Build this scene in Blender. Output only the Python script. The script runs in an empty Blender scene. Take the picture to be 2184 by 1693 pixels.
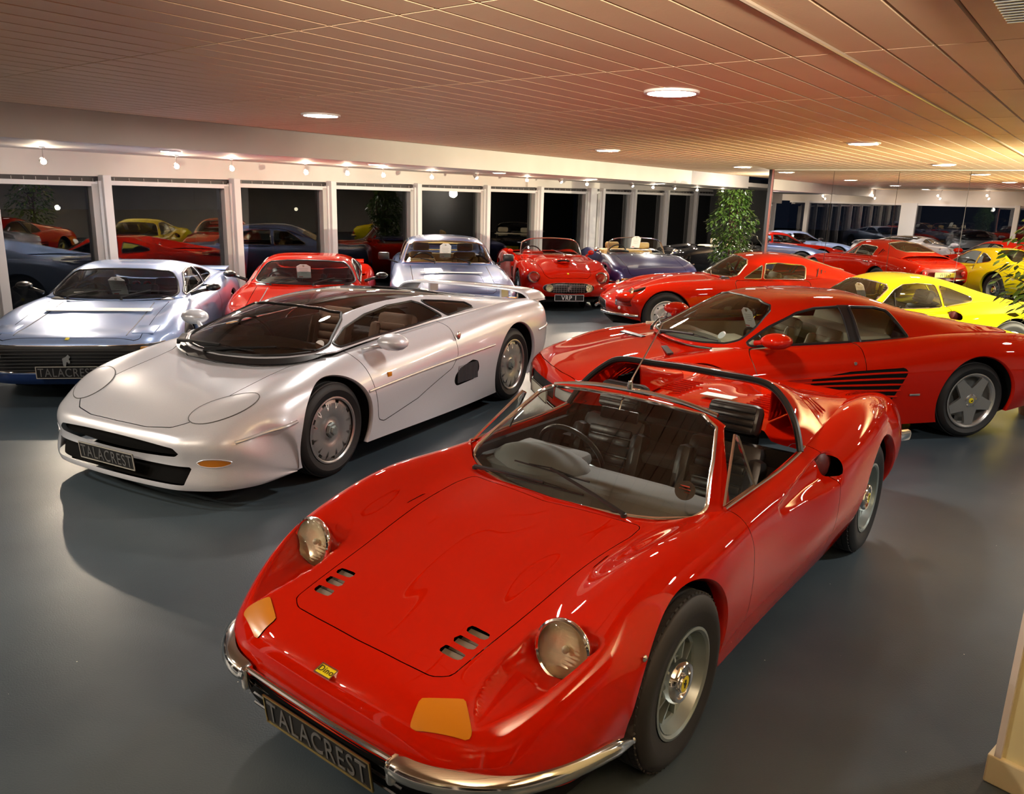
import bpy, bmesh, math, random
import numpy as np
from mathutils import Vector, Matrix
random.seed(7)
PI=math.pi
SC=bpy.context.scene
COL=SC.collection
# ---------------------------------------------------------------- camera, world, exposure
F_PX=1690.0; PITCH=.2468; ROLL=.028; CAM_H=1.94
def cam_axes():
    f=Vector((0,math.cos(PITCH),-math.sin(PITCH))); u=Vector((0,math.sin(PITCH),math.cos(PITCH))); r=Vector((1,0,0))
    c,s=math.cos(ROLL),math.sin(ROLL)
    return (c*r+s*u),(-s*r+c*u),f
cr_,cu_,cf_=cam_axes()
cd=bpy.data.cameras.new('camera'); cam=bpy.data.objects.new('camera',cd); COL.objects.link(cam)
cd.sensor_fit='HORIZONTAL'; cd.sensor_width=36; cd.lens=36*F_PX/2184; cd.clip_start=.05; cd.clip_end=300
M=Matrix.Identity(4)
for i in range(3):
    M[i][0]=cr_[i]; M[i][1]=cu_[i]; M[i][2]=-cf_[i]
M[2][3]=CAM_H
cam.matrix_world=M; SC.camera=cam
SC.view_settings.view_transform='Standard'; SC.view_settings.look='None'; SC.view_settings.gamma=1
SC.view_settings.use_curve_mapping=False; SC.view_settings.exposure=0.35
wd=bpy.data.worlds.new('night'); SC.world=wd; wd.use_nodes=True
bg=wd.node_tree.nodes['Background']; bg.inputs[0].default_value=(.012,.016,.03,1); bg.inputs[1].default_value=.25
try:
    SC.cycles.max_bounces=9; SC.cycles.glossy_bounces=5; SC.cycles.transparent_max_bounces=16; SC.cycles.transmission_bounces=6
    SC.cycles.diffuse_bounces=3; SC.cycles.caustics_reflective=False; SC.cycles.caustics_refractive=False
    SC.cycles.use_denoising=True; SC.cycles.sample_clamp_indirect=6
except Exception: pass
def pix_on(px,py,axis,val):
    """point on a horizontal / vertical plane seen at a pixel of the 2184x1693 frame (used only to read positions off the photo)"""
    d=cr_*((px-1092)/F_PX)-cu_*((py-846.5)/F_PX)+cf_
    o=Vector((0,0,CAM_H)); t=(val-o[axis])/d[axis]; return o+d*t
# ---------------------------------------------------------------- materials
MATS={}
def principled(name,col,rough=.5,metal=0,coat=0,spec=.5,emit=None,estr=0,trans=0,ior=1.5,coat_rough=.03):
    if name in MATS: return MATS[name]
    m=bpy.data.materials.new(name); m.use_nodes=True; b=m.node_tree.nodes['Principled BSDF']
    b.inputs['Base Color'].default_value=(*col,1); b.inputs['Roughness'].default_value=rough; b.inputs['Metallic'].default_value=metal
    b.inputs['Coat Weight'].default_value=coat; b.inputs['Coat Roughness'].default_value=coat_rough; b.inputs['Specular IOR Level'].default_value=spec
    b.inputs['IOR'].default_value=ior; b.inputs['Transmission Weight'].default_value=trans
    if emit: b.inputs['Emission Color'].default_value=(*emit,1); b.inputs['Emission Strength'].default_value=estr
    MATS[name]=m; return m
def nodes(m): return m.node_tree.nodes, m.node_tree.links, m.node_tree.nodes['Principled BSDF']
def add_noise_color(m,c1,c2,scale,detail=4,coords='Object',bump=0,bscale=None,lo=.35,hi=.65):
    N,L,b=nodes(m); tc=N.new('ShaderNodeTexCoord'); n=N.new('ShaderNodeTexNoise'); n.inputs['Scale'].default_value=scale; n.inputs['Detail'].default_value=detail
    L.new(tc.outputs[coords],n.inputs['Vector']); r=N.new('ShaderNodeValToRGB'); r.color_ramp.elements[0].color=(*c1,1); r.color_ramp.elements[1].color=(*c2,1)
    r.color_ramp.elements[0].position=lo; r.color_ramp.elements[1].position=hi
    L.new(n.outputs['Fac'],r.inputs[0]); L.new(r.outputs[0],b.inputs['Base Color'])
    if bump:
        n2=N.new('ShaderNodeTexNoise'); n2.inputs['Scale'].default_value=bscale or scale*10; L.new(tc.outputs[coords],n2.inputs['Vector'])
        bp=N.new('ShaderNodeBump'); bp.inputs['Strength'].default_value=bump; bp.inputs['Distance'].default_value=.01; L.new(n2.outputs['Fac'],bp.inputs['Height']); L.new(bp.outputs[0],b.inputs['Normal'])
    return m
def paint(name,col,flake=0,metal=0,rough=.35):
    m=principled(name,col,.55 if not metal else rough,metal,coat=1,coat_rough=.012,spec=.0 if not metal else .5)
    if flake:
        N,L,b=nodes(m); tc=N.new('ShaderNodeTexCoord'); v=N.new('ShaderNodeTexVoronoi'); v.inputs['Scale'].default_value=900
        L.new(tc.outputs['Object'],v.inputs['Vector']); mx=N.new('ShaderNodeMix'); mx.data_type='RGBA'
        mx.inputs[6].default_value=(*[c*(1-flake) for c in col],1); mx.inputs[7].default_value=(*[min(1,c*(1+flake)) for c in col],1)
        s=N.new('ShaderNodeSeparateColor'); L.new(v.outputs['Color'],s.inputs[0]); L.new(s.outputs[0],mx.inputs[0]); L.new(mx.outputs[2],b.inputs['Base Color'])
    return m
def thin_glass(name,tint=(.9,.95,.93),ior=1.5,rough=0.0,boost=0.0):
    m=bpy.data.materials.new(name); m.use_nodes=True; N=m.node_tree.nodes; L=m.node_tree.links; N.clear()
    o=N.new('ShaderNodeOutputMaterial'); t=N.new('ShaderNodeBsdfTransparent'); t.inputs[0].default_value=(*tint,1)
    g=N.new('ShaderNodeBsdfGlossy'); g.inputs['Roughness'].default_value=rough; g.inputs[0].default_value=(1,1,1,1)
    fr=N.new('ShaderNodeFresnel'); fr.inputs[0].default_value=ior; ma=N.new('ShaderNodeMath'); ma.operation='ADD'; ma.use_clamp=True; ma.inputs[1].default_value=boost
    mx=N.new('ShaderNodeMixShader'); L.new(fr.outputs[0],ma.inputs[0]); L.new(ma.outputs[0],mx.inputs[0]); L.new(t.outputs[0],mx.inputs[1]); L.new(g.outputs[0],mx.inputs[2]); L.new(mx.outputs[0],o.inputs[0])
    MATS[name]=m; return m
def emit(name,col,s):
    m=bpy.data.materials.new(name); m.use_nodes=True; N=m.node_tree.nodes; L=m.node_tree.links; N.clear()
    o=N.new('ShaderNodeOutputMaterial'); e=N.new('ShaderNodeEmission'); e.inputs[0].default_value=(*col,1); e.inputs[1].default_value=s; L.new(e.outputs[0],o.inputs[0]); MATS[name]=m; return m
chrome=principled('chrome',(.93,.91,.88),.09,1)
satin=principled('satin_alloy',(.62,.63,.62),.28,1)
alloy_grey=principled('grey_alloy',(.36,.42,.41),.32,.7)
silver_wheel=principled('silver_wheel_paint',(.50,.50,.49),.3,.8)
rubber=principled('tyre_rubber',(.012,.012,.013),.62)
blackm=principled('black_trim',(.012,.012,.013),.35)
blackmatt=principled('black_matt',(.006,.006,.006),.9,spec=.1)
leather_black=principled('black_leather',(.016,.015,.015),.33)
leather_cream=principled('cream_leather',(.80,.71,.50),.5)
leather_tan=principled('tan_leather',(.50,.30,.10),.5)
leather_brown=principled('brown_leather',(.20,.12,.08),.45)
carpet_dark=principled('dark_carpet',(.02,.018,.018),.95)
dash_grey=principled('grey_dash_suede',(.24,.24,.25),.85)
amber=principled('amber_lens',(.62,.22,.008),.25,coat=1)
redlens=principled('red_lens',(.5,.01,.01),.15,coat=1)
yellow_badge=principled('yellow_badge',(.85,.72,.02),.3)
white_card=principled('white_card',(.93,.92,.89),.6)
plate_black=principled('plate_black',(.012,.012,.013),.5,spec=.25)
plate_letter=principled('plate_silver_letters',(.20,.20,.20),.4,.5)
plate_white=principled('plate_white_letters',(.75,.75,.75),.4)
plate_yellow=principled('plate_yellow',(.80,.62,.03),.4)
brass=principled('gold_edge',(.45,.34,.12),.3,.9)
lamp_glass=thin_glass('lamp_glass',(.95,.95,.92),1.45,.02)
car_glass=thin_glass('car_glass',(.80,.86,.83),1.5)
car_glass_dark=thin_glass('tinted_glass',(.80,.80,.78),1.6)
mirror_m=principled('mirror_glass',(.9,.9,.9),.0,1)
reflector=principled('lamp_reflector',(1.0,.90,.66),.26,.3)
# ---------------------------------------------------------------- object helpers
def tag(o,label=None,cat=None,group=None,kind=None):
    if label:o['label']=label
    if cat:o['category']=cat
    if group:o['group']=group
    if kind:o['kind']=kind
    return o
def empty(name,loc,rz=0,label=None,cat=None,group=None):
    o=bpy.data.objects.new(name,None); COL.objects.link(o); o.location=loc; o.rotation_euler=(0,0,rz); o.empty_display_size=.1
    return tag(o,label,cat,group)
def mesh(name,V,Fs,mat,parent=None,smooth=True,loc=None,rot=None):
    me=bpy.data.meshes.new(name); me.from_pydata([tuple(map(float,v)) for v in V],[],[tuple(f) for f in Fs]); me.update()
    mats=mat if isinstance(mat,(list,tuple)) else [mat]
    for m in mats: me.materials.append(m)
    if smooth: me.polygons.foreach_set('use_smooth',[True]*len(me.polygons))
    o=bpy.data.objects.new(name,me); COL.objects.link(o)
    if parent: o.parent=parent
    if loc is not None:o.location=loc
    if rot is not None:o.rotation_euler=rot
    return o
class MB:
    """collects plain shapes into one mesh"""
    def __init__(s): s.V=[];s.F=[];s.mi=[]
    def add(s,V,F,mi=0):
        b=len(s.V); s.V+= [tuple(v) for v in V]; s.F+=[tuple(i+b for i in f) for f in F]; s.mi+=[mi]*len(F); return s
    def box(s,c,d,R=None,mi=0,taper=1,bev=0):
        x,y,z=[q/2 for q in d]
        if bev:
            bv=bmesh.new(); bmesh.ops.create_cube(bv,size=1)
            for v in bv.verts:v.co=Vector((v.co.x*d[0],v.co.y*d[1],v.co.z*d[2]))
            bmesh.ops.bevel(bv,geom=bv.edges[:],offset=bev,segments=2,affect='EDGES',profile=.5)
            bv.verts.index_update(); V=[v.co.copy() for v in bv.verts]; F=[[v.index for v in f.verts] for f in bv.faces]; bv.free()
        else:
            V=[Vector(p) for p in ((-x,-y,-z),(x,-y,-z),(x,y,-z),(-x,y,-z),(-x*taper,-y*taper,z),(x*taper,-y*taper,z),(x*taper,y*taper,z),(-x*taper,y*taper,z))]
            F=[(0,3,2,1),(4,5,6,7),(0,1,5,4),(1,2,6,5),(2,3,7,6),(3,0,4,7)]
        c=Vector(c)
        return s.add([(R@v if R else v)+c for v in V],F,mi)
    def lathe(s,prof,n=32,axis='Y',c=(0,0,0),mi=0,a0=0,a1=2*PI,R=None):
        """prof: (radius, offset along axis)"""
        full=abs(a1-a0-2*PI)<1e-6; m=n if full else n+1; V=[];F=[]
        for i in range(m):
            a=a0+(a1-a0)*i/n; ca,sa=math.cos(a),math.sin(a)
            for r,h in prof:
                p=(r*ca,h,r*sa) if axis=='Y' else (r*ca,r*sa,h) if axis=='Z' else (h,r*ca,r*sa)
                p=Vector(p); V.append((R@p if R else p)+Vector(c))
        k=len(prof)
        for i in range(n):
            for j in range(k-1):
                a=i*k+j; b=((i+1)%m)*k+j; F.append((a,b,b+1,a+1))
        return s.add(V,F,mi)
    def tube(s,P,r,n=8,closed=False,mi=0,flat=1,caps=True):
        P=[Vector(p) for p in P]; P=[p for i,p in enumerate(P) if i==0 or (p-P[i-1]).length>1e-5]; k=len(P)
        if k<2: return s
        V=[];F=[];up=Vector((0,0,1)); pn=None
        for i,p in enumerate(P):
            t=(P[(i+1)%k]-P[i-1]) if closed else (P[min(i+1,k-1)]-P[max(i-1,0)])
            if t.length<1e-9:t=Vector((1,0,0))
            t.normalize()
            if pn is None: a=up if abs(t.z)<.95 else Vector((1,0,0)); nn=(a-t*a.dot(t)).normalized()
            else: nn=(pn-t*pn.dot(t)); nn=nn.normalized() if nn.length>1e-6 else up
            pn=nn; b=t.cross(nn); rr=r[i] if isinstance(r,(list,tuple)) else r
            for q in range(n):
                a=2*PI*q/n; V.append(p+nn*(rr*math.cos(a)*flat)+b*(rr*math.sin(a)))
        for i in range(k if closed else k-1):
            for q in range(n):
                a=i*n+q;b=i*n+(q+1)%n;c=((i+1)%k)*n+(q+1)%n;d=((i+1)%k)*n+q; F.append((a,d,c,b))
        if caps and not closed: F.append(tuple(range(n))); F.append(tuple(range(k*n-1,(k-1)*n-1,-1)))
        return s.add(V,F,mi)
    def disc(s,c,nrm,r,n=24,mi=0,ry=None,up=(0,0,1),dome=0):
        nrm=Vector(nrm).normalized(); a=Vector(up); a=(a-nrm*a.dot(nrm)).normalized(); b=nrm.cross(a); ry=ry or r; c=Vector(c)
        V=[c+nrm*dome];F=[]
        for k in (1,2):
            for q in range(n):
                t=2*PI*q/n; V.append(c+nrm*(dome*(.7 if k==1 else 0))+b*(r*k/2*math.cos(t))+a*(ry*k/2*math.sin(t)))
        for q in range(n):
            F.append((0,1+q,1+(q+1)%n)); F.append((1+q,1+n+q,1+n+(q+1)%n,1+(q+1)%n))
        return s.add(V,F,mi)
    def prism(s,poly,h,R=None,c=(0,0,0),mi=0):
        """poly in xy, extruded along z by h, then moved"""
        k=len(poly); c=Vector(c); V=[Vector((x,y,0)) for x,y in poly]+[Vector((x,y,h)) for x,y in poly]
        F=[tuple(range(k))[::-1],tuple(range(k,2*k))]+[(i,(i+1)%k,k+(i+1)%k,k+i) for i in range(k)]
        return s.add([(R@v if R else v)+c for v in V],F,mi)
    def ball(s,c,r,n=14,mi=0,R=None,zmin=-1):
        prof=[];V=[];F=[];m=n//2
        rr=(r,r,r) if not isinstance(r,(tuple,list)) else r; c=Vector(c)
        for i in range(m+1):
            t=-PI/2+PI*i/m
            for q in range(n):
                a=2*PI*q/n; p=Vector((rr[0]*math.cos(t)*math.cos(a),rr[1]*math.cos(t)*math.sin(a),rr[2]*max(math.sin(t),zmin))); V.append((R@p if R else p)+c)
        for i in range(m):
            for q in range(n): F.append((i*n+q,i*n+(q+1)%n,(i+1)*n+(q+1)%n,(i+1)*n+q))
        return s.add(V,F,mi)
    def build(s,name,mat,parent=None,smooth=True,auto=True,**k):
        o=mesh(name,s.V,s.F,mat,parent,smooth,**k)
        if isinstance(mat,(list,tuple)) and len(mat)>1: o.data.polygons.foreach_set('material_index',s.mi)
        if smooth and auto:
            bm=bmesh.new(); bm.from_mesh(o.data); bmesh.ops.remove_doubles(bm,verts=bm.verts,dist=1e-5)
            for e in bm.edges:
                if len(e.link_faces)==2 and e.calc_face_angle(0)>.7: e.smooth=False
            bm.to_mesh(o.data); bm.free()
        return o
def Rz(a): return Matrix.Rotation(a,3,'Z')
def Ry(a): return Matrix.Rotation(a,3,'Y')
def Rx(a): return Matrix.Rotation(a,3,'X')
def dup(root,loc=None,rz=None,label=None,group=None):
    def cp(o,par):
        c=o.copy(); COL.objects.link(c); c.parent=par
        for ch in list(o.children): cp(ch,c)
        return c
    r=cp(root,None)
    if loc is not None:r.location=loc
    if rz is not None:r.rotation_euler=(0,0,rz)
    if label:r['label']=label
    if group:r['group']=group
    return r
# ---------------------------------------------------------------- spline surfaces
def nat(T,Y,q):
    """natural cubic spline through (T,Y) evaluated at q; Y (n,...)"""
    T=np.asarray(T,float);Y=np.asarray(Y,float);n=len(T);sh=Y.shape[1:];Y=Y.reshape(n,-1)
    if n==2: w=((q-T[0])/(T[1]-T[0]))[:,None]; return (Y[0]*(1-w)+Y[1]*w).reshape((len(q),)+sh)
    h=np.diff(T);A=np.eye(n);B=np.zeros_like(Y)
    for i in range(1,n-1):
        A[i,i-1]=h[i-1];A[i,i]=2*(h[i-1]+h[i]);A[i,i+1]=h[i];B[i]=6*((Y[i+1]-Y[i])/h[i]-(Y[i]-Y[i-1])/h[i-1])
    m=np.linalg.solve(A,B);k=np.clip(np.searchsorted(T,q,side='right')-1,0,n-2);hk=h[k][:,None];a=(T[k+1]-q)[:,None];b=(q-T[k])[:,None]
    r=(m[k]*a**3+m[k+1]*b**3)/(6*hk)+(Y[k]/hk-m[k]*hk/6)*a+(Y[k+1]/hk-m[k+1]*hk/6)*b
    return r.reshape((len(q),)+sh)
def smooth_dir(P,h,ax,crease=()):
    P=np.moveaxis(P,ax,0); d=np.linalg.norm(np.diff(P,axis=0),axis=2); d=np.sqrt((d**2).mean(1))+1e-4
    T=np.concatenate([[0],np.cumsum(d**.8)]); real=np.concatenate([[0],np.cumsum(d)])
    ks=[0]+sorted(crease)+[len(T)-1]; out=[]
    for a,b in zip(ks[:-1],ks[1:]):
        n=max(2,int(math.ceil((real[b]-real[a])/h))); q=np.linspace(T[a],T[b],n+1)
        r=nat(T[a:b+1],P[a:b+1],q); out.append(r if not out else r[1:])
    return np.moveaxis(np.concatenate(out),0,ax)
class Shell:
    """dense surface mesh with named regions that can be cut along implicit outlines"""
    def __init__(s): s.V=np.zeros((0,3)); s.P={}
    def grid(s,P,name,h=.02,cr_i=(),cr_j=(),flip=False):
        G=smooth_dir(smooth_dir(np.asarray(P,float),h,0,cr_i),h,1,cr_j); a,b=G.shape[:2]; base=len(s.V)
        s.V=np.concatenate([s.V,G.reshape(-1,3)]); F=s.P.setdefault(name,[])
        for i in range(a-1):
            for j in range(b-1):
                q=(base+i*b+j,base+i*b+j+1,base+(i+1)*b+j+1,base+(i+1)*b+j); F.append(q[::-1] if flip else q)
        return G
    def deform(s,fn,names=None):
        s.V=fn(s.V)
    def _split(s,F,f):
        val=f(s.V); val=np.where(np.abs(val)<1e-7,1e-7,val); sg=val<0; fin=[];fout=[];cache={};newV=[];n0=len(s.V)
        for p in F:
            a=[sg[i] for i in p]
            if all(a): fin.append(p);continue
            if not any(a): fout.append(p);continue
            A=[];B=[];k=len(p)
            for i in range(k):
                u,v=p[i],p[(i+1)%k]; (A if a[i] else B).append(u)
                if a[i]!=a[(i+1)%k]:
                    key=(u,v) if u<v else (v,u); w=cache.get(key)
                    if w is None:
                        x,y=key; t=val[x]/(val[x]-val[y]); w=n0+len(newV); newV.append(s.V[x]*(1-t)+s.V[y]*t); cache[key]=w
                    A.append(w);B.append(w)
            if len(A)>2:fin.append(tuple(A))
            if len(B)>2:fout.append(tuple(B))
        if newV:s.V=np.concatenate([s.V,np.array(newV)])
        return fin,fout
    def cut(s,src,f,new=None,gap=0):
        """faces of src where f<0 become region new (dropped when None)"""
        fin,fout=s._split(s.P[src],(lambda V:f(V)-gap) if gap else f)
        if gap: fin,_=s._split(fin,lambda V:f(V)+gap)
        s.P[src]=fout
        if new: s.P.setdefault(new,[]).extend(fin)
        return s
    def loops(s,name,minlen=8):
        E={}
        for p in s.P[name]:
            for i in range(len(p)):
                u,v=p[i],p[(i+1)%len(p)]
                if (v,u) in E: del E[(v,u)]
                else:E[(u,v)]=1
        nx={}
        for u,v in E:nx.setdefault(u,[]).append(v)
        L=[]
        while nx:
            st=next(iter(nx)); l=[st];c=st
            while c in nx:
                n=nx[c].pop()
                if not nx[c]:del nx[c]
                if n==st:break
                l.append(n);c=n
            if len(l)>=minlen:L.append(l)
        return L
    def loop_pts(s,name,**k): return [[Vector(s.V[i]) for i in l] for l in s.loops(name,**k)]
    def build(s,name,obname,mat,parent,off=0,thick=0,label=None):
        F=s.P.get(name)
        if not F:return None
        idx=sorted({i for p in F for i in p}); mp={i:k for k,i in enumerate(idx)}
        o=mesh(obname,s.V[idx],[[mp[i] for i in p] for p in F],mat,parent)
        if off or thick:
            me=o.data; me.update(); n=np.empty(len(me.vertices)*3); me.vertex_normals.foreach_get('vector',n); co=np.empty_like(n); me.vertices.foreach_get('co',co)
            if off: me.vertices.foreach_set('co',co+n*off); me.update()
            if thick:
                md=o.modifiers.new('thickness','SOLIDIFY'); md.thickness=thick; md.offset=-1; md.use_rim=True
        if label:o['label']=label
        return o
def rpoly(pts,r=0):
    """rounded 2D polygon signed distance: returns fn(x,y)->sd, negative inside; pts given as outer outline, rounded by r"""
    A=np.array(pts,float)
    def sd0(x,y,A=A):
        p=np.stack([x,y],-1); d=np.full(x.shape,1e9); s=np.ones(x.shape); n=len(A)
        for i in range(n):
            a=A[i];b=A[i-1];e=b-a;w=p-a; t=np.clip((w@e)/(e@e),0,1); q=w-t[...,None]*e; d=np.minimum(d,(q**2).sum(-1))
            c1=p[...,1]>=a[1];c2=p[...,1]<b[1];c3=e[0]*w[...,1]>e[1]*w[...,0]
            al=(c1&c2&c3)|(~c1&~c2&~c3); s=np.where(al,-s,s)
        return s*np.sqrt(d)
    if not r: return sd0
    # shrink polygon by r towards inside, then inflate
    n=len(A); area=.5*sum(A[i-1][0]*A[i][1]-A[i][0]*A[i-1][1] for i in range(n)); sgn=1 if area>0 else -1; B=[]
    for i in range(n):
        p0,p1,p2=A[i-1],A[i],A[(i+1)%n]; e1=(p1-p0)/np.linalg.norm(p1-p0);e2=(p2-p1)/np.linalg.norm(p2-p1)
        n1=sgn*np.array([-e1[1],e1[0]]);n2=sgn*np.array([-e2[1],e2[0]]); b=n1+n2; B.append(p1+b*r/max(.3,1+n1@n2))
    B=np.array(B)
    return lambda x,y:sd0(x,y,B)-r
def side(pts,r=0,ymin=.3,zmin=None,flt=None):
    f=rpoly(pts,r)
    return lambda V:np.maximum(f(V[:,0],V[:,2]),ymin-np.abs(V[:,1]))
def plan(pts,r=0,zmin=-9,mirror=True):
    f=rpoly(pts,r)
    return lambda V:np.maximum(f(V[:,0],np.abs(V[:,1]) if mirror else V[:,1]),zmin-V[:,2])
def front(pts,r=0,xmin=-99,xmax=99,mirror=True):
    f=rpoly(pts,r)
    return lambda V:np.maximum(np.maximum(f(np.abs(V[:,1]) if mirror else V[:,1],V[:,2]),xmin-V[:,0]),V[:,0]-xmax)
def circ(x,z,R,ymin=.585): return lambda V:np.maximum(np.hypot(V[:,0]-x,V[:,2]-z)-R,ymin-np.abs(V[:,1]))
def bez(pts,n=24,closed=False):
    """smooth polyline through points"""
    P=np.array([tuple(p) for p in pts],float)
    if closed:P=np.concatenate([P[-3:],P,P[:4]])
    T=np.concatenate([[0],np.cumsum(np.linalg.norm(np.diff(P,axis=0),axis=1)**.7)])
    if closed: q=np.linspace(T[3],T[-4],n+1)[:-1]
    else:q=np.linspace(0,T[-1],n+1)
    return [Vector(v) for v in nat(T,P,q)]
FT=(0,.2,.38,.52,.64,.76,.88,1.0); FG=(1,1,1,1,.9,.68,.36,0)
def fan(xn,zc,xa,wa,za,n=2.8,yl=None,lift=None):
    """nose or tail outline row: from arch corner (j0) round to the centre line (j7)"""
    R=[]
    for k in range(8):
        a=FT[k]*PI/2; y=wa*math.sin(a)**(2/n); x=xa+(xn-xa)*max(math.cos(a),0)**(2/n) if k<7 else xa
        z=za+(zc-za)*FG[k]
        if lift: z+=lift*min(1,(y/wa)**2)*FG[k]
        R.append((x,y if k else 0,z))
    return R[::-1]
def st(x,*yz,sw=0):
    """station row, sill (j0) to centre (j7), as y,z pairs"""
    return [(x-sw*(yz[i]/max(yz[0::2]))**2,yz[i],yz[i+1]) for i in range(0,len(yz),2)]
def full(rows):
    """half rows (sill..centre) -> full width"""
    return [list(r)+[(x,-y,z) for x,y,z in r[-2::-1]] for r in rows]
# ---------------------------------------------------------------- wheels
def tyre_mb(R,rr,w,tread=False):
    b=MB(); pr=[(rr-.012,-w*.42),(rr+.004,-w*.46),((R+rr)/2,-w*.53),(R-.035,-w*.52),(R-.012,-w*.45)]
    n=5
    for i in range(n):
        y0=-w*.42+i*(w*.84/n); y1=y0+w*.84/n
        pr+=[(R,y0+.004),(R,y1-.006),(R-.008,y1-.004),(R-.008,y1)]
    pr+=[(R-.012,w*.45),(R-.035,w*.52),((R+rr)/2,w*.535),((R+rr)/2-.004,w*.525),(rr+.012,w*.49),(rr+.004,w*.46),(rr-.012,w*.42)]
    b.lathe(pr,56)
    if tread:
        for i in range(64):   # zig-zag shoulder blocks
            a=2*PI*i/64; Rm=Matrix.Rotation(a,3,'Y')
            for s in (-1,1):
                b.box(Rm@Vector((R-.003,s*w*.355,0)),(.007,w*.13,.007),Rm@Rx(.6*s))
    return b
def wheel_proto(kind,R,rr,w,tread=False):
    """returns parts list (name, MB, material); outer face towards +Y"""
    o=w*.5; parts=[('tyre',tyre_mb(R,rr,w,tread),rubber)]; rim=MB(); m=silver_wheel
    barrel=[(rr-.01,-w*.45),(rr,-w*.45),(rr-.02,-w*.3),(rr-.03,w*.1),(rr-.018,o-.03),(rr+.004,o-.008),(rr+.006,o),(rr-.004,o+.002),(rr-.014,o-.006)]
    rim.lathe(barrel,48)
    hub=None
    if kind=='dino':
        m=alloy_grey; rim.lathe([(rr-.016,o-.004),(rr-.024,o-.03),(rr-.03,o-.045),(rr-.042,o-.05),(rr-.043,o-.07)],48)
        rim.lathe([(.001,o-.035),(.07,o-.035),(.082,o-.045),(.085,o-.075)],40)
        for i in range(10):
            a=2*PI*(i+.5)/10; Rm=Matrix.Rotation(-a,3,'Y'); rim.box(Rm@Vector((.113,o-.052,0)),(.085,.030,.009),Rm@Rz(-.1),taper=1)
            rim.box(Rm@Vector((.118,o-.075,0)),(.09,.014,.05),Rm)
        rim.lathe([(.001,o-.095),(rr-.02,o-.095)],40)
        hub=MB(); hub.lathe([(.082,o-.05),(.078,o-.012),(.070,o-.002),(.058,o-.004),(.056,o-.012),(.034,o-.012),(.034,o-.004)],40); hub.lathe([(.030,o+.002),(.030,o-.004),(.034,o-.004)],28)
        bd=MB(); bd.disc((0,o+.002,0),(0,1,0),.0295,24); parts.append(('hub_cap',hub,chrome)); parts.append(('hub_badge',bd,yellow_badge))
        hs=MB(); hs.prism([(-.006,-.016),(.002,-.017),(0,-.004),(.008,-.012),(.012,-.010),(.006,.004),(.010,.012),(.002,.017),(-.004,.010),(-.012,.006),(-.006,0),(-.010,-.010)],.001,Rx(-PI/2),(0,o+.0025,0)); parts.append(('hub_badge',hs,blackm))
    elif kind=='jag':
        m=silver_wheel
        pts=[];n=9
        # dished disc with nine notches at its edge
        rim.lathe([(.055,o-.022),(.075,o-.032),(.10,o-.026),(.14,o-.010),(rr-.040,o-.014)],72)
        for i in range(n):
            a0=2*PI*(i+.13)/n; a1=2*PI*(i+.87)/n; rim.lathe([(rr-.040,o-.014),(rr-.016,o-.020),(rr-.014,o-.045)],10,a0=a0,a1=a1)
        rim.lathe([(rr-.040,o-.014),(rr-.041,o-.05)],60)
        rim.lathe([(rr-.02,o-.06),(.05,o-.06)],40,mi=0)
        hub=MB(); hub.lathe([(.001,o+.012),(.030,o+.012),(.034,o+.008),(.034,o)],6); hub.lathe([(.034,o),(.050,o-.002),(.056,o-.022)],6)
        hub.lathe([(.001,o+.013),(.022,o+.013),(.024,o+.011)],24); parts.append(('centre_nut',hub,alloy_grey))
    elif kind=='star5':
        m=silver_wheel; hub=MB()
        rim.lathe([(rr-.014,o-.006),(rr-.024,o-.012),(rr-.030,o-.028)],48)
        V=[];k=10;b=MB();poly=[]
        for i in range(5):
            a=2*PI*i/5+PI/2; 
            for da,r in ((-.17,rr-.018),(.17,rr-.018),(.36,rr*.62),(PI/5,rr*.46),(2*PI/5-.36,rr*.62)): poly.append((r*math.cos(a+da),r*math.sin(a+da)))
        rim.prism(poly,.022,Rx(PI/2),(0,o-.006,0))
        rim.lathe([(.02,o-.002),(.052,o-.002),(.06,o-.008)],30)
        rim.lathe([(rr-.02,o-.10),(.03,o-.10)],40)
        for i in range(5):
            a=2*PI*i/5+PI/2+PI/5; hub=MB(); hub.lathe([(.001,o+.010),(.009,o+.010),(.012,o+.002),(.012,o-.008)],6,c=(.050*math.cos(a),0,.050*math.sin(a))); parts.append(('wheel_bolt',hub,chrome))
        pass; bd=MB(); bd.lathe([(.001,o+.006),(.020,o+.005),(.026,o-.004)],24); parts.append(('hub_badge',bd,yellow_badge))
        hs=MB(); hs.prism([(-.004,-.010),(.002,-.011),(.006,.002),(.002,.011),(-.008,.004)],.001,Rx(-PI/2),(0,o+.007,0)); parts.append(('hub_badge',hs,blackm))
    elif kind=='disc':
        m=principled('pale_disc_wheel',(.62,.62,.60),.32,.35)
        rim.lathe([(rr-.014,o-.006),(rr-.022,o-.028),(rr-.034,o-.034),(rr-.055,o-.020),(rr*.58,o-.016),(rr*.50,o-.030),(.06,o-.034)],48)
        hub=MB(); hub.lathe([(.001,o+.045),(.018,o+.045),(.024,o+.02),(.05,o-.01),(.062,o-.034)],28)
        for a in (0,2*PI/3,4*PI/3): hub.box((.055*math.cos(a),o+.018,.055*math.sin(a)),(.075,.012,.024),Matrix.Rotation(-a,3,'Y'),bev=.004)
        parts.append(('knock_off_nut',hub,chrome)); 
        for i in range(10):
            a=2*PI*(i+.5)/10; hl=MB(); hl.disc((math.cos(a)*rr*.74,o-.0145,math.sin(a)*rr*.74),(0,1,0),.011,12); parts.append(('vent_hole',hl,blackmatt))
    elif kind=='wire':
        m=chrome
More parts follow.
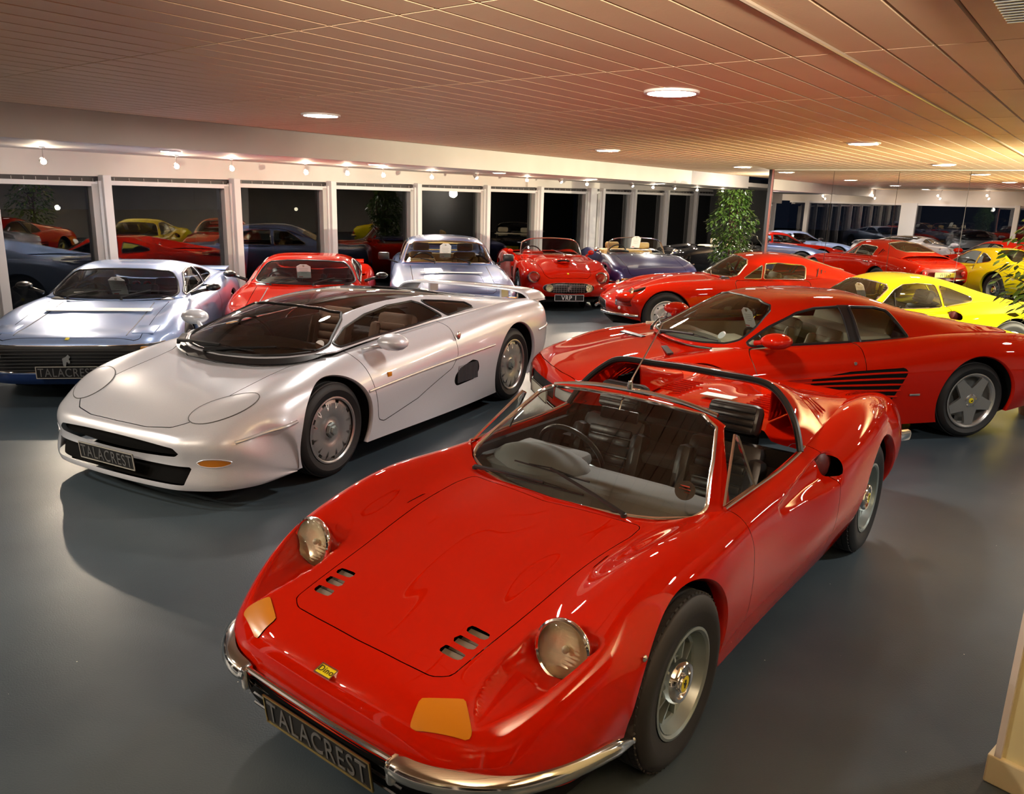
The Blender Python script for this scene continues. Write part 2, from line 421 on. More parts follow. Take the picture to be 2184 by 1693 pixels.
        for i in range(36):
            a=2*PI*i/36; b2=a+(.35 if i%2 else -.35); y0=o-.01 if i%3 else o-.07
            rim.tube([(.035*math.cos(a),o-.012 if i%2 else o-.05,.035*math.sin(a)),((rr-.02)*math.cos(b2),y0-.03,(rr-.02)*math.sin(b2))],.0028,4)
        rim.lathe([(.001,o+.03),(.02,o+.03),(.03,o),(.04,o-.03),(.04,o-.08)],24)
        hub=MB(); hub.box((0,o+.03,0),(.15,.014,.03),bev=.004); parts.append(('knock_off_nut',hub,chrome))
    else: # plain 5 spoke alloy
        for i in range(5):
            a=2*PI*i/5+PI/2; Rm=Matrix.Rotation(-a,3,'Y'); rim.box(Rm@Vector((rr*.52,o-.035,0)),(rr*.9,.028,.05),Rm,bev=.006)
        rim.lathe([(.001,o-.012),(.05,o-.014),(.058,o-.05)],24); rim.lathe([(rr-.02,o-.09),(.03,o-.09)],32)
        bd=MB(); bd.disc((0,o-.010,0),(0,1,0),.024,20); parts.append(('hub_badge',bd,yellow_badge))
    # brake shadow disc behind the spokes
    bk=MB(); bk.lathe([(.001,-w*.1),(rr-.025,-w*.1)],32); parts.append(('brake_disc',bk,blackm))
    return ('wheel',rim,m),parts
WC={}
def wheels(parent,kind,specs,key=None):
    """specs: (x, y outer face centre distance, radius, rim radius, width)"""
    for (x,y,R,rr,w,tr) in specs:
        k=(kind,R,rr,w,tr)
        if k not in WC:
            (n0,rim,m),parts=wheel_proto(kind,R,rr,w,tr)
            a=rim.build(n0,m,None); ch=[p[1].build(p[0],p[2],a) for p in parts]; WC[k]=a; fresh=True
        else: fresh=False
        for s in (1,-1):
            src=WC[k]
            if fresh and s==1: o=src
            else: o=dup(src)
            o.parent=parent; o.location=(x,s*(y-w/2),R); o.rotation_euler=(0,0.3*x+.2*s,0 if s>0 else PI)
def text_obj(txt,size,mat,parent,name='lettering',extr=.002,font_scale_x=1.0,center=True):
    cu=bpy.data.curves.new('lettering','FONT'); cu.body=txt; cu.size=size; cu.extrude=extr; cu.align_x='CENTER'; cu.align_y='CENTER'; cu.space_character=1.12
    t=bpy.data.objects.new('tmp',cu); COL.objects.link(t); dg=bpy.context.evaluated_depsgraph_get(); dg.update(); me=bpy.data.meshes.new_from_object(t.evaluated_get(dg)); bpy.data.objects.remove(t)
    me.materials.clear(); me.materials.append(mat); me.transform(Matrix.Diagonal((font_scale_x,1,1,1)))
    o=bpy.data.objects.new(name,me); COL.objects.link(o); o.parent=parent; return o
def number_plate(parent,txt,x,z,w=.52,h=.111,back=plate_black,letter=plate_letter,edge=brass,tilt=0,front=True,yaw=0,bold=.088):
    b=MB(); b.box((0,0,0),(w,h,.006),bev=.002); o=b.build('number_plate',back,parent,smooth=False); a=o
    # plate local: x right, y up, z out ; face forward (+X of car)
    R=Matrix(((0,0,1),(1,0,0),(0,1,0))) # local x->car y, y->z, z->x
    Rf=(Ry(-tilt)@R) if front else (Rz(PI)@Ry(-tilt)@R)
    o.matrix_local=Matrix.Translation((x,0,z))@Rf.to_4x4()
    e=MB()
    for p in ((0,h/2-.003,w,.006),(0,-h/2+.003,w,.006)): e.box((p[0],p[1],.003),(p[2],p[3],.005))
    for sx in(-1,1): e.box((sx*(w/2-.003),0,.003),(.006,h,.005))
    e.build('plate_border',edge,o,smooth=False)
    if txt:
        t=text_obj(txt,bold,letter,o,extr=.0012); t.location=(0,-.001,.0045); bb=[v.co.x for v in t.data.vertices]; hh=[v.co.y for v in t.data.vertices]
        sx=(w*.93)/(max(bb)-min(bb)) if len(txt)>6 else (w*.5)/(max(bb)-min(bb)); sy=(h*.70)/(max(hh)-min(hh)); t.scale=(sx,sy,1)
        t.location=(0,-(max(hh)+min(hh))/2*sy,.0045)
    return o
def swing_tag(wsx,y,z,parent_label,pos,rz,label,h=.30,w=.19):
    """white card swing tag hung from a screen; pos in world, its own thing"""
    b=MB(); b.prism([(-w/2,-h/2),(w/2,-h/2),(w/2,h*.34),(w*.22,h/2),(-w*.22,h/2),(-w/2,h*.34)],.003,Matrix(((0,0,1),(1,0,0),(0,1,0))))
    o=b.build('price_tag',white_card,None,smooth=False,auto=False); o.location=pos; o.rotation_euler=(0,.5,rz); tag(o,label,'tag','swing tags hung in the windscreens')
    e=MB(); e.lathe([(.006,0),(.012,0),(.012,.004)],16,axis='X',c=(.003,0,h*.40)); e.build('eyelet',brass,o)
    for k,(zz,ww) in enumerate(((.05,.12),(.02,.10),(-.01,.12),(-.04,.08))):
        e=MB(); e.box((.0034,0,zz*h/.3),(.0006,ww*w/.19,.004)); e.build('printed_line',principled('tag_ink',(.45,.44,.42),.7),o,smooth=False)
    e=MB(); e.box((.0034,-.04,-h*.42),(.0006,.05,.012)); e.build('printed_line',principled('tag_red_ink',(.6,.1,.08),.7),o,smooth=False)
    return o
# ---------------------------------------------------------------- car furniture
def tube_obj(parent,name,pts,r,mat,closed=False,n=8,flat=1): return MB().tube(pts,r,n,closed,flat=flat).build(name,mat,parent)
def seat(parent,x,y,z,mat,w=.48,hr='fixed',lean=.32,dark=None,h=.62):
    """bucket seat facing +x; z cushion top"""
    b=MB(); R=Ry(-lean)
    b.box((x,y,z-.07),(.48,w*.86,.16),bev=.05); b.box((x+.02,y+w*.36,z-.02),(.46,.09,.13),bev=.035); b.box((x+.02,y-w*.36,z-.02),(.46,.09,.13),bev=.035)
    s=b.build('seat',mat,parent)
    b=MB(); c=Vector((x-.22,y,z)); f=lambda p:c+R@Vector(p)
    b.box(f((-.04,0,h*.45)),(.11,w*.8,h*.92),R,bev=.045)
    for sg in(-1,1): b.box(f((.01,sg*w*.37,h*.40)),(.12,.09,h*.72),R@Rx(0),bev=.04)
    for i in range(6): b.box(f((.022,0,h*(.16+.11*i))),(.02,w*.52,h*.095),R,bev=.009)
    b.build('backrest',dark or mat,s)
    if hr:
        b=MB(); b.box(f((-.05,0,h+.07)),(.10,w*.56,.16),R,bev=.035)
        for i in range(4): b.box(f((.004,0,h+.02+.032*i)),(.012,w*.48,.027),R,bev=.005)
        b.build('headrest',mat,s)
    return s
def steering(parent,x,y,z,tilt=.5,mat=None,r=.18):
    R=Ry(-(PI/2-tilt)+PI/2); b=MB(); Rm=Ry(tilt)@Matrix.Identity(3)
    P=[Vector((x,y,z))+Ry(tilt)@Vector((0,r*math.cos(a),r*math.sin(a))) for a in [2*PI*i/36 for i in range(36)]]
    b.tube(P,.013,8,True); o=b.build('steering_wheel',mat or leather_black,parent); s=MB()
    for a in (-.3,PI+.3,-PI/2): s.tube([Vector((x,y,z)),Vector((x,y,z))+Ry(tilt)@Vector((0,r*math.cos(a),r*math.sin(a)))],.009,6,flat=.4)
    s.disc(Vector((x-.01,y,z)),Ry(tilt)@Vector((-1,0,0)),.04,20); s.tube([Vector((x,y,z)),Vector((x,y,z))+Ry(tilt)@Vector((.3,0,0))],.018,8)
    s.build('steering_boss',alloy_grey,o)
def interior(parent,x0,x1,w,zf,belt,seatmat,sx,sz,dash=None,dx=None,dz=None,seaty=.36,rhd=True,hr='fixed',sh=.62,sw=.48,swx=.62,swr=.18,floor=None,shelf=True,rear_seat=None):
    """open tub, dash, seats, wheel"""
    fm=floor or carpet_dark
    b=MB(); 
    # tub: floor and side linings
    b.box(((x0+x1)/2,0,zf-.02),(x0-x1,2*w,.04)); 
    for s in(-1,1): b.box(((x0+x1)/2,s*(w+.01),(zf+belt)/2),(x0-x1,.03,belt-zf-.02))
    b.box((x1-.01,0,(zf+belt)/2),(.03,2*w,belt-zf)); b.box((x0+.01,0,(zf+belt)/2-.03),(.03,2*w,belt-zf-.06))
    b.box(((sx+dx)/2-.05,0,zf+.12),(dx-sx+.5,.20,.26),bev=.04)
    b.build('cabin_trim',fm,parent)
    if dx is not None:
        b=MB(); b.box((dx,0,dz-.07),(.34,2*w-.02,.16),bev=.06); b.box((dx-.10,(-seaty if rhd else seaty),dz+.02),(.20,.40,.08),bev=.035)
        b.build('dashboard',dash or blackm,parent)
        if swr: steering(parent,dx-.30,-seaty if rhd else seaty,dz-.03,.45,r=swr)
    for s in(-1,1): seat(parent,sx,s*seaty,sz,seatmat,hr=hr,h=sh,w=sw)
    if shelf: b=MB(); b.box((x1+.12,0,belt-.12),(.25,2*w-.04,.06),bev=.02); b.build('rear_shelf',fm,parent)
    if rear_seat: b=MB(); b.box((x1+.30,0,sz-.02),(.42,2*w-.2,.2),bev=.05); b.box((x1+.12,0,sz+.25),(.14,2*w-.2,.5),Ry(-.3),bev=.05); b.build('rear_seat',seatmat,parent)
def wiper(parent,p0,p1,elbow=None,mat=blackm,blade=.42,up=Vector((0,0,1)),r=.005):
    """arm from spindle p0 to blade middle p1, blade along direction elbow"""
    p0=Vector(p0);p1=Vector(p1); b=MB(); b.lathe([(.001,.02),(.012,.02),(.014,-.01)],12,axis='Z',c=p0); b.tube([p0+Vector((0,0,.018)),p0.lerp(p1,.35)+Vector((0,0,.02)),p1+Vector((0,0,.012))],[r*1.6,r*1.2,r],6)
    o=b.build('wiper_arm',mat,parent); d=Vector(elbow).normalized(); b=MB(); b.tube([p1-d*blade/2,p1+d*blade/2],.005,6,flat=.8)
    b.tube([p1-d*blade*.3+Vector((0,0,.004)),p1+Vector((0,0,.014)),p1+d*blade*.3+Vector((0,0,.004))],.003,5); b.build('wiper_blade',blackm,o)
def arch_finish(S,parent,arches,mat,body='body',depth=.05,inner=.34):
    """rolled lips inside each wheel opening plus dark wheel houses"""
    VV={}
    for l in S.loops(body):
        n=len(l)
        for i in range(n):
            a,b=S.V[l[i]],S.V[l[(i+1)%n]]
            for q_,(x,z,R) in enumerate(arches):
                if abs(math.hypot(a[0]-x,a[2]-z)-R)<2e-3 and abs(math.hypot(b[0]-x,b[2]-z)-R)<2e-3 and abs(a[1])>.4:
                    V,F=VV.setdefault((q_,a[1]>0),([],[])); k=len(V)
                    for p in (a,b):
                        q=np.array(p);m=q.copy();m[1]-=np.sign(q[1])*.012;m[0]+=(x-q[0])*.012/R;m[2]+=(z-q[2])*.012/R
                        e=q.copy();e[1]-=np.sign(q[1])*depth;e[0]+=(x-q[0])*.01/R;e[2]+=(z-q[2])*.01/R; V+=[q,m,e]
                    F+=[(k,k+1,k+4,k+3),(k+1,k+2,k+5,k+4)]
    for V,F in VV.values():
        o=mesh('wheel_arch_lip',V,F,mat,parent); bm=bmesh.new();bm.from_mesh(o.data);bmesh.ops.remove_doubles(bm,verts=bm.verts,dist=1e-5);bmesh.ops.recalc_face_normals(bm,faces=bm.faces);bm.to_mesh(o.data);bm.free()
        LV=[];LF=[]
        for i in range(0,len(V),6):
            e,f=V[i+2],V[i+5]; sg=1 if e[1]>0 else -1; k=len(LV); LV+=[e,f,np.array([f[0],sg*inner,f[2]]),np.array([e[0],sg*inner,e[2]])]; LF.append((k,k+1,k+2,k+3))
        mesh('wheel_arch_liner',LV,LF,blackmatt,parent,smooth=False)
def wheel_house(parent,arches,yo,yi):
    for (x,z,R) in arches:
        for s in(-1,1):
            b=MB(); b.lathe([(R+.004,yi*s),(.05,yi*s)],28,c=(x,0,z)); b.build('wheel_well_back',blackmatt,parent)
def round_lamp(parent,name,c,r,nrm,glass=True,ringmat=chrome,depth=.07):
    n=Vector(nrm).normalized(); Q=Vector((1,0,0)).rotation_difference(n).to_matrix(); c=Vector(c)
    b=MB(); b.lathe([(r*.97,0),(r*1.03,.006),(r*1.1,.002),(r*1.12,-.008),(r*1.06,-.020)],36,axis='X',c=c,R=Q); o=b.build(name,ringmat,parent)
    b=MB(); b.lathe([(.0005,-depth*.8),(r*.5,-depth*.62),(r*.8,-depth*.35),(r*.98,0)],32,axis='X',c=c,R=Q); b.build('lamp_reflector',reflector,o)
    b=MB(); b.ball(c+n*(-depth*.45),.013,10); b.build('bulb',principled('bulb',(.8,.75,.6),.2),o)
    # fluted lens
    b=MB(); V=[];F=[];k=24;g=16
    for i in range(g+1):
        rr=r*i/g
        for q in range(k*2):
            a=2*PI*q/(k*2); y=rr*math.cos(a); h=.022*(1-(rr/r)**2)+.0020*math.cos(y*2*PI/.014)*(1 if rr<r*.9 else 0); V.append(Q@Vector((h,rr*math.sin(a),rr*math.cos(a)))+c)
    for i in range(g):
        for q in range(2*k): F.append((i*2*k+q,i*2*k+(q+1)%(2*k),(i+1)*2*k+(q+1)%(2*k),(i+1)*2*k+q))
    b.add(V,F); b.build('lens',lamp_glass,o,auto=False); return o
def door_mirror(parent,c,sgn,mat,size=(.07,.17,.11),stem=None,name='door_mirror'):
    b=MB(); c=Vector(c); b.ball(c,(size[0],size[1]/2,size[2]/2),16)
    if stem: b.tube([Vector(stem),Vector(stem).lerp(c,.5)+Vector((0,0,.0)),c+Vector((0,-sgn*size[1]*.25,-size[2]*.3))],[.022,.018,.02],8)
    o=b.build(name,mat,parent,auto=False); g=MB(); g.disc(c+Vector((-size[0]*.62,0,0)),(-1,0,0),size[1]*.40,24,ry=size[2]*.38); g.build('mirror_glass',mirror_m,o); return o
def underside(parent,x0,x1,w,z,mat=blackmatt):
    b=MB(); n=10; P=[]
    for s in (1,-1):
        for i in range(n+1):
            t=i/n; x=x0+(x1-x0)*t; P.append((x,s*w*(1-abs(2*t-1)**6*.35)) if s>0 else (x0+(x1-x0)*(1-t),-w*(1-abs(2*(1-t)-1)**6*.35)))
    b.prism(P,.03,c=(0,0,z)); b.build('underbody',mat,parent,smooth=False,auto=False)
def flush_patch(S,src,f,parent,name,mat,off=.003,rim=None,rimr=.004,keep=False,label=None):
    """cut a region out of src and give it its own material, optionally with a bead round it"""
    S.cut(src,f,'_p')
    F=S.P['_p']
    if F and name=='headlight_cover' and mat is lamp_glass: S.build('_p','headlight_recess',red,parent,off=-.035)
    if F and min(abs(S.V[g[0]][1]) for g in F)>.06 and min(S.V[g[0]][1] for g in F)<0<max(S.V[g[0]][1] for g in F):
        S.P['_pr']=[g for g in F if S.V[g[0]][1]<0]; S.P['_p']=[g for g in F if S.V[g[0]][1]>0]
        Lr=S.loop_pts('_pr') if rim else []; o=S.build('_pr',name,mat,parent,off=off)
        if rim:
            b=MB()
            for l in Lr:b.tube(l,rimr,6,True)
            b.build(name+'_surround',rim,o)
        S.P.pop('_pr')
    L=S.loop_pts('_p') if rim else []
    o=S.build('_p',name,mat,parent,off=off,label=label)
    if o and rim:
        b=MB()
        for l in L:b.tube(l,rimr,6,True)
        b.build(name+'_surround',rim,o)
    S.P.pop('_p',None); return o
red=paint('rosso_red',(.52,.0095,.0008),rough=.30)
yellow=paint('fly_yellow',(.88,.74,.006),rough=.30)
silver=paint('metallic_silver',(.80,.82,.88),flake=.06,metal=.35,rough=.32)
silver_trim=paint('silver_trim',(.72,.72,.74),metal=.5,rough=.25)
pale_blue=paint('pale_metallic_blue',(.32,.44,.72),flake=.08,metal=.35,rough=.32)
navy_lower=paint('navy_lower',(.02,.05,.18),rough=.35)
blue_grey=paint('steel_blue',(.11,.16,.34),flake=.08,metal=.45,rough=.32)
deep_blue=paint('deep_blue',(.02,.022,.12),flake=.1,metal=.3,rough=.32)
black_paint=paint('black_paint',(.008,.008,.010),rough=.35)
black_gloss=paint('black_roof',(.035,.028,.026),rough=.3)
# ---------------------------------------------------------------- the showroom
AN=math.radians(53.1); VD=Vector((math.cos(AN),math.sin(AN),0)); UD=Vector((-math.sin(AN),math.cos(AN),0))
def UV(u,v,z=0): return UD*u+VD*v+Vector((0,0,z))
RUV=Matrix(((VD.x,UD.x,0),(VD.y,UD.y,0),(0,0,1)))   # local x along v, y along u
ZC=2.61; UW=11.3; VM=16.0; UM=5.72; ZS=2.33; ZL=2.37
def hit_plane(px,py,n,d):
    r=cr_*((px-1092)/F_PX)-cu_*((py-846.5)/F_PX)+cf_; o=Vector((0,0,CAM_H)); t=(d-o.dot(n))/r.dot(n); return o+r*t
def sbox(b,u0,u1,v0,v1,z0,z1,mi=0,bev=0): return b.box(UV((u0+u1)/2,(v0+v1)/2,(z0+z1)/2),(abs(v1-v0),abs(u1-u0),abs(z1-z0)),RUV,mi,bev=bev)
def struct(name,b,mat,parent=None,smooth=False,**k):
    o=b.build(name,mat,parent,smooth=smooth,auto=False,**k)
    if not parent:o['kind']='structure'
    return o
def build_room():
    floor_m=principled('floor_sheet',(.085,.095,.11),.34,spec=.32); add_noise_color(floor_m,(.032,.047,.062),(.070,.095,.112),.55,5,bump=.08,bscale=140)
    N,L,b_=nodes(floor_m)
    # sparkle grit: rare bright specks pressed in the sheet
    tc=N.new('ShaderNodeTexCoord'); vo=N.new('ShaderNodeTexVoronoi'); vo.inputs['Scale'].default_value=14; L.new(tc.outputs['Object'],vo.inputs['Vector'])
    lt=N.new('ShaderNodeMath'); lt.operation='LESS_THAN'; lt.inputs[1].default_value=.035; L.new(vo.outputs['Distance'],lt.inputs[0])
    sp=N.new('ShaderNodeSeparateColor'); L.new(vo.outputs['Color'],sp.inputs[0]); g2=N.new('ShaderNodeMath'); g2.operation='GREATER_THAN'; g2.inputs[1].default_value=.80; L.new(sp.outputs[0],g2.inputs[0])
    mu=N.new('ShaderNodeMath'); mu.operation='MULTIPLY'; L.new(lt.outputs[0],mu.inputs[0]); L.new(g2.outputs[0],mu.inputs[1])
    mx=N.new('ShaderNodeMix'); mx.data_type='RGBA'; old=b_.inputs['Base Color'].links[0].from_socket; L.new(mu.outputs[0],mx.inputs[0]); L.new(old,mx.inputs[6]); mx.inputs[7].default_value=(.75,.72,.6,1); L.new(mx.outputs[2],b_.inputs['Base Color'])
    rn=N.new('ShaderNodeTexNoise'); rn.inputs['Scale'].default_value=1.3; L.new(tc.outputs['Object'],rn.inputs['Vector']); mr=N.new('ShaderNodeMapRange'); mr.inputs[3].default_value=.26; mr.inputs[4].default_value=.46; L.new(rn.outputs['Fac'],mr.inputs[0]); L.new(mr.outputs[0],b_.inputs['Roughness'])
    b=MB(); sbox(b,-9,UW+.3,-8,27,-.1,0); struct('floor',b,floor_m)
    cream=principled('cream_paint',(.70,.62,.54),.6); add_noise_color(cream,(.72,.66,.60),(.78,.72,.66),1.2)
    whitep=principled('white_paint',(.78,.75,.74),.4)
    plank=principled('ceiling_plank_paint',(.66,.50,.36),.55); add_noise_color(plank,(.66,.43,.25),(.76,.55,.35),.8,3,bump=.05,bscale=60)
    # ceiling backing
    b=MB(); sbox(b,-9,7.95,-8,VM+.1,ZC+.012,ZC+.10); sbox(b,UM,7.95,VM+.1,30,ZC+.012,ZC+.10); ceil=struct('ceiling',b,principled('ceiling_groove',(.16,.09,.05),.8))
    # planks .2 wide, 1.575 long
    du=.2005; dv=1.575; v0=2.37; cells=[]
    for i in range(-40,42):
        u0=1.98+i*du
        if u0<-8.9 or u0+du>7.96: continue
        for j in range(-6,16):
            va=v0+j*dv; vb=va+dv
            if va>(VM if u0+du<UM else 23): continue
            vb=min(vb,VM+.1) if u0+du<UM else vb
            c=UV(u0+du/2,(va+vb)/2,ZC)
            r=c-Vector((0,0,CAM_H)); d=r.dot(cf_); x=1092+F_PX*r.dot(cr_)/d if d>.5 else -9999; y=846.5-F_PX*r.dot(cu_)/d if d>.5 else -9999
            vis=-250<x<2500 and -300<y<900
            cells.append(((0 if vis else 1),r.length,u0,va,vb))
    cells.sort(); proto={}; rest=MB()
    for k,(iv,dist,u0,va,vb) in enumerate(cells):
        L_=round(vb-va,3)
        if k<300 and iv==0:
            if L_ not in proto:
                q=MB(); w=du-.009; l=L_-.008; h=.012
                V=[(-l/2,-w/2,h),(l/2,-w/2,h),(l/2,w/2,h),(-l/2,w/2,h),(-l/2+.003,-w/2+.004,0),(l/2-.003,-w/2+.004,0),(l/2-.003,w/2-.004,0),(-l/2+.003,w/2-.004,0)]
                q.add([Vector(p) for p in V],[(0,1,2,3),(7,6,5,4),(0,4,5,1),(1,5,6,2),(2,6,7,3),(3,7,4,0)])
                o=q.build('ceiling_plank',plank,ceil,smooth=False,auto=False); proto[L_]=o
            else: o=proto[L_].copy(); COL.objects.link(o); o.parent=ceil
            o.location=UV(u0+du/2,(va+vb)/2,ZC); o.rotation_euler=(0,0,AN)
        else: sbox(rest,u0+.0045,u0+du-.0045,va+.004,vb-.004,ZC,ZC+.012)
    o=rest.build('ceiling_planks_far',plank,ceil,smooth=False,auto=False); o['kind']='stuff'
    b=MB(); b.tube([UV(1.155,-1,ZC-.006),UV(1.155,VM,ZC-.006)],.009,6); struct('trim_1',b,principled('pale_strip',(.70,.58,.44),.35,.4))
    # dropped bulkhead and lower ceiling along the windows
    b=MB(); VE=hit_plane(1597,385,UD,7.95).dot(VD); sbox(b,7.95,8.15,-1.4,VE,ZS,ZC+.1); struct('trim_2',b,cream)
    b=MB(); sbox(b,8.15,UW+.3,-1.6,26,ZL,ZL+.1); sbox(b,7.95,8.15,VE,26,ZL,ZL+.1); struct('ceiling_lower',b,cream)['kind']='structure'
    # window wall, posts read off the photo
    xs=[-160,-20,228,506,712,896,1044,1158,1268,1290,1358,1428,1490,1545,1600]
    nW=UD; posts=[]
    for x in xs: p=hit_plane(x,370+.0278*x,nW,UW-.12); posts.append(p.dot(VD))
    posts=[posts[0]-3.3,posts[0]-1.6]+posts+[posts[-1]+1.6,posts[-1]+3.2]
    hz=lambda v:2.045+.0115*(v-4)
    glass=thin_glass('night_window',(.85,.88,.90),1.75); blindm=principled('blind_box',(.03,.022,.022),.5); revealm=principled('reveal_paint',(.50,.47,.45),.5)
    b=MB(); n=len(posts)
    # fascia above the glass (follows the slightly rising header)
    va,vb=posts[0]-1,posts[-1]+1; V=[UV(UW,va,hz(va)),UV(UW,vb,hz(vb)),UV(UW,vb,ZL+.02),UV(UW,va,ZL+.02)]; V+=[p+UD*.15 for p in V]
    b.add(V,[(0,1,2,3),(4,7,6,5),(0,4,5,1),(3,2,6,7),(1,5,6,2),(0,3,7,4)]); 
    sbox(b,UW-.06,UW+.0,15.35,15.62,2.18,ZL); wall=struct('wall_window_side',b,cream)
    b=MB(); sbox(b,UW-.02,UW+.15,va,vb,0,.13); struct('baseboard_window_side',b,principled('dark_sill',(.03,.035,.05),.4))
    for i in range(n):
        v=posts[i]; w=.115 if i not in(10,) else .30; p=MB(); sbox(p,UW-.12,UW+.06,v-w/2,v+w/2,0,hz(v)+.02,bev=.008); sbox(p,UW-.06,UW+.06,v-w/2-.035,v-w/2+.01,0,hz(v)-.06); sbox(p,UW-.03,UW+.12,v-w/2-.12,v-w/2-.035,.1,hz(v)-.10,mi=1)
        o=p.build('window_post',[whitep,revealm],wall,smooth=False,auto=False)
    for i in range(n-1):
        a=posts[i]+.0575; c=posts[i+1]-.0575; h0=(hz(a)+hz(c))/2
        if c-a<.25: continue
        p=MB(); sbox(p,UW+.075,UW+.083,a-.03,c+.03,.12,h0-.04); o=struct('window_%d'%(i+1),p,glass)
        q=MB(); sbox(q,UW-.03,UW+.05,a,c,h0-.125,h0-.062,bev=.006); q.build('window_rail',whitep,o,smooth=False,auto=False)
        q=MB(); sbox(q,UW+.02,UW+.06,a,c,h0-.062,h0+.0); q.build('blind_box',blindm,o,smooth=False,auto=False)
        q=MB()
        for k in range(9): sbox(q,UW+.012,UW+.02,a+(c-a)*(k+.5)/9-.003,a+(c-a)*(k+.5)/9+.003,h0-.06,h0-.02)
        q.build('blind_brackets',revealm,o,smooth=False,auto=False)
    # far-left wall (seen in the mirrors)
    VL=-1.6; b=MB(); us=[11.3,10.5,6.7,3.2,-.4,-4.0,-7.6]
    sbox(b,-9,UW+.3,VL-.15,VL,2.12,ZC); 
    wl=struct('wall_left',b,cream)
    b=MB(); sbox(b,-9,UW+.3,VL-.15,VL+.02,0,.13); struct('baseboard_left',b,whitep)
    for k,u in enumerate(us[1:]):
        w=.16 if k!=1 else .55; p=MB(); sbox(p,u-w/2,u+w/2,VL-.1,VL+.1,0,2.14,bev=.01); p.build('window_post',whitep,wl,smooth=False,auto=False)
        a=us[k]-(.08 if k!=2 else .28); c=u+(.08 if k!=1 else .28); p=MB(); sbox(p,c-.02,a+.02,VL-.07,VL-.062,.13,2.13); o=struct('window_%d'%(30+k),p,glass)
        q=MB(); sbox(q,c,a,VL-.05,VL+.03,2.05,2.12); q.build('window_rail',whitep,o,smooth=False,auto=False)
    b=MB(); sbox(b,-9.15,-9,-8,VM,0,ZC+.1); struct('wall_right',b,cream)
    b=MB(); sbox(b,-9,UW,-8.15,-8,0,ZC+.1); struct('wall_behind',b,cream) if 0 else None
    # mirror wall
    b=MB(); sbox(b,-9,UM+.02,VM+.02,VM+.14,0,ZC+.1); mw=struct('wall_mirrored',b,cream)
    edges=[]
    for x in (1614,1737,1873,2020): p=hit_plane(x,430,VD,VM); edges.append(p.dot(UD))
    st_=(edges[0]-edges[3])/3; edges=[UM-.01]+[UM-.01-st_*k for k in range(1,14)]
    for a,c in zip(edges[:-1],edges[1:]):
        p=MB(); sbox(p,c+.004,a-.004,VM,VM+.01,.06,ZC-.02); p.build('mirror_panel',mirror_m,mw,smooth=False,auto=False)
    b=MB(); sbox(b,UM+.0,UM+.035,VM-.01,VM+.16,0,ZC+.1); struct('trim_3',b,principled('mirror_edge_post',(.28,.10,.08),.4))
    # far end beyond the mirrors
    b=MB(); sbox(b,UM+.3,UW+.3,26,26.15,0,ZC+.1); sbox(b,UM,UM+.15,VM+.14,26,0,ZC+.1); struct('wall_far',b,principled('dim_wall',(.10,.10,.10),.7))
    # cream wall end at the right edge of the view
    c0=hit_plane(2101,1667,Vector((0,0,1)),0); c1=hit_plane(2160,1697,Vector((0,0,1)),0); d=(c1-c0).normalized(); nrm=Vector((-d.y,d.x,0)); 
    if nrm.dot(-c0)>0: pass
    Rw=Matrix(((d.x,-d.y,0),(d.y,d.x,0),(0,0,1))); L_=1.6
    away=nrm if nrm.dot(c0)>0 else -nrm
    wallm=principled('butter_paint',(.86,.82,.50),.6)
    b=MB(); b.box(c0+d*(L_/2+.012)+away*.13+Vector((0,0,(ZC)/2)),(L_,.22,ZC),Rw); w_=struct('wall_end',b,wallm)
    b=MB(); b.box(c0+d*(L_/2)+away*.13+Vector((0,0,.055)),(L_+.02,.26,.11),Rw,bev=.006); struct('baseboard_end',b,principled('butter_skirting',(.80,.76,.52),.5))
    b=MB(); b.box(c0+d*.020+away*.014+Vector((0,0,ZC/2+.055)),(.020,.022,ZC-.11),Rw); struct('trim_4',b,whitep)
def build_outside():
    b=MB(); sbox(b,UW+.3,UW+60,-40,60,-.12,-.06); struct('ground_outside',b,principled('tarmac',(.03,.03,.032),.8))
    b=MB(); sbox(b,-60,UW+.3,-60,-1.9,-.12,-.06); struct('ground_outside_left',b,principled('tarmac',(.03,.03,.032),.8))
    lamp=emit('street_lamp_glow',(1,.62,.12),14); green=emit('green_signal',(.1,1,.5),12); wl=emit('far_lamp',(1,.92,.7),25)
    for px,py,D,r,m,lb in ((976,423,UW+14,.09,lamp,'amber street lamp outside, behind the blue saloon'),(951,433,UW+16,.05,wl,'small white lamp left of the amber street lamp outside'),(971,481,UW+22,.05,green,'green signal lamp outside, below the amber street lamp')):
        p=hit_plane(px,py,UD,D); e=empty('street_lamp',(p.x,p.y,-.06),0,lb,'street lamp'); g=MB(); g.ball((0,0,p.z+.06),r,12); g.build('lamp_globe',m,e); g=MB(); g.tube([(0,0,0),(0,0,p.z+.06-r)],.04,8); g.build('pole',blackm,e); g=MB(); g.lathe([(.001,r+.03),(r*1.3,r),(r*1.3,r-.02)],16,axis='Z',c=(0,0,p.z+.06)); g.build('cap',blackm,e)
    # pale panel standing outside, behind the glass left of the blue saloon
    p=hit_plane(800,460,UD,UW+2.2); b=MB(); b.box((p.x,p.y,1.15),(.62,.06,2.4),Rz(math.atan2(p.y,p.x)-PI/2),bev=.01); o=b.build('pale_panel',principled('outside_panel',(.55,.56,.58),.6),None,smooth=False,auto=False); tag(o,'pale upright panel standing outside the glass, left of the blue saloon','board')
    sb=MB(); sb.box((p.x,p.y,2.37),(.66,.09,.05),Rz(math.atan2(p.y,p.x)-PI/2),bev=.01); sb.build('panel_cap',panel_cap_material(),o)
    o.data.name='pale_panel'
def panel_cap_material(): return principled('panel_cap_paint',(.6,.6,.6),.5)
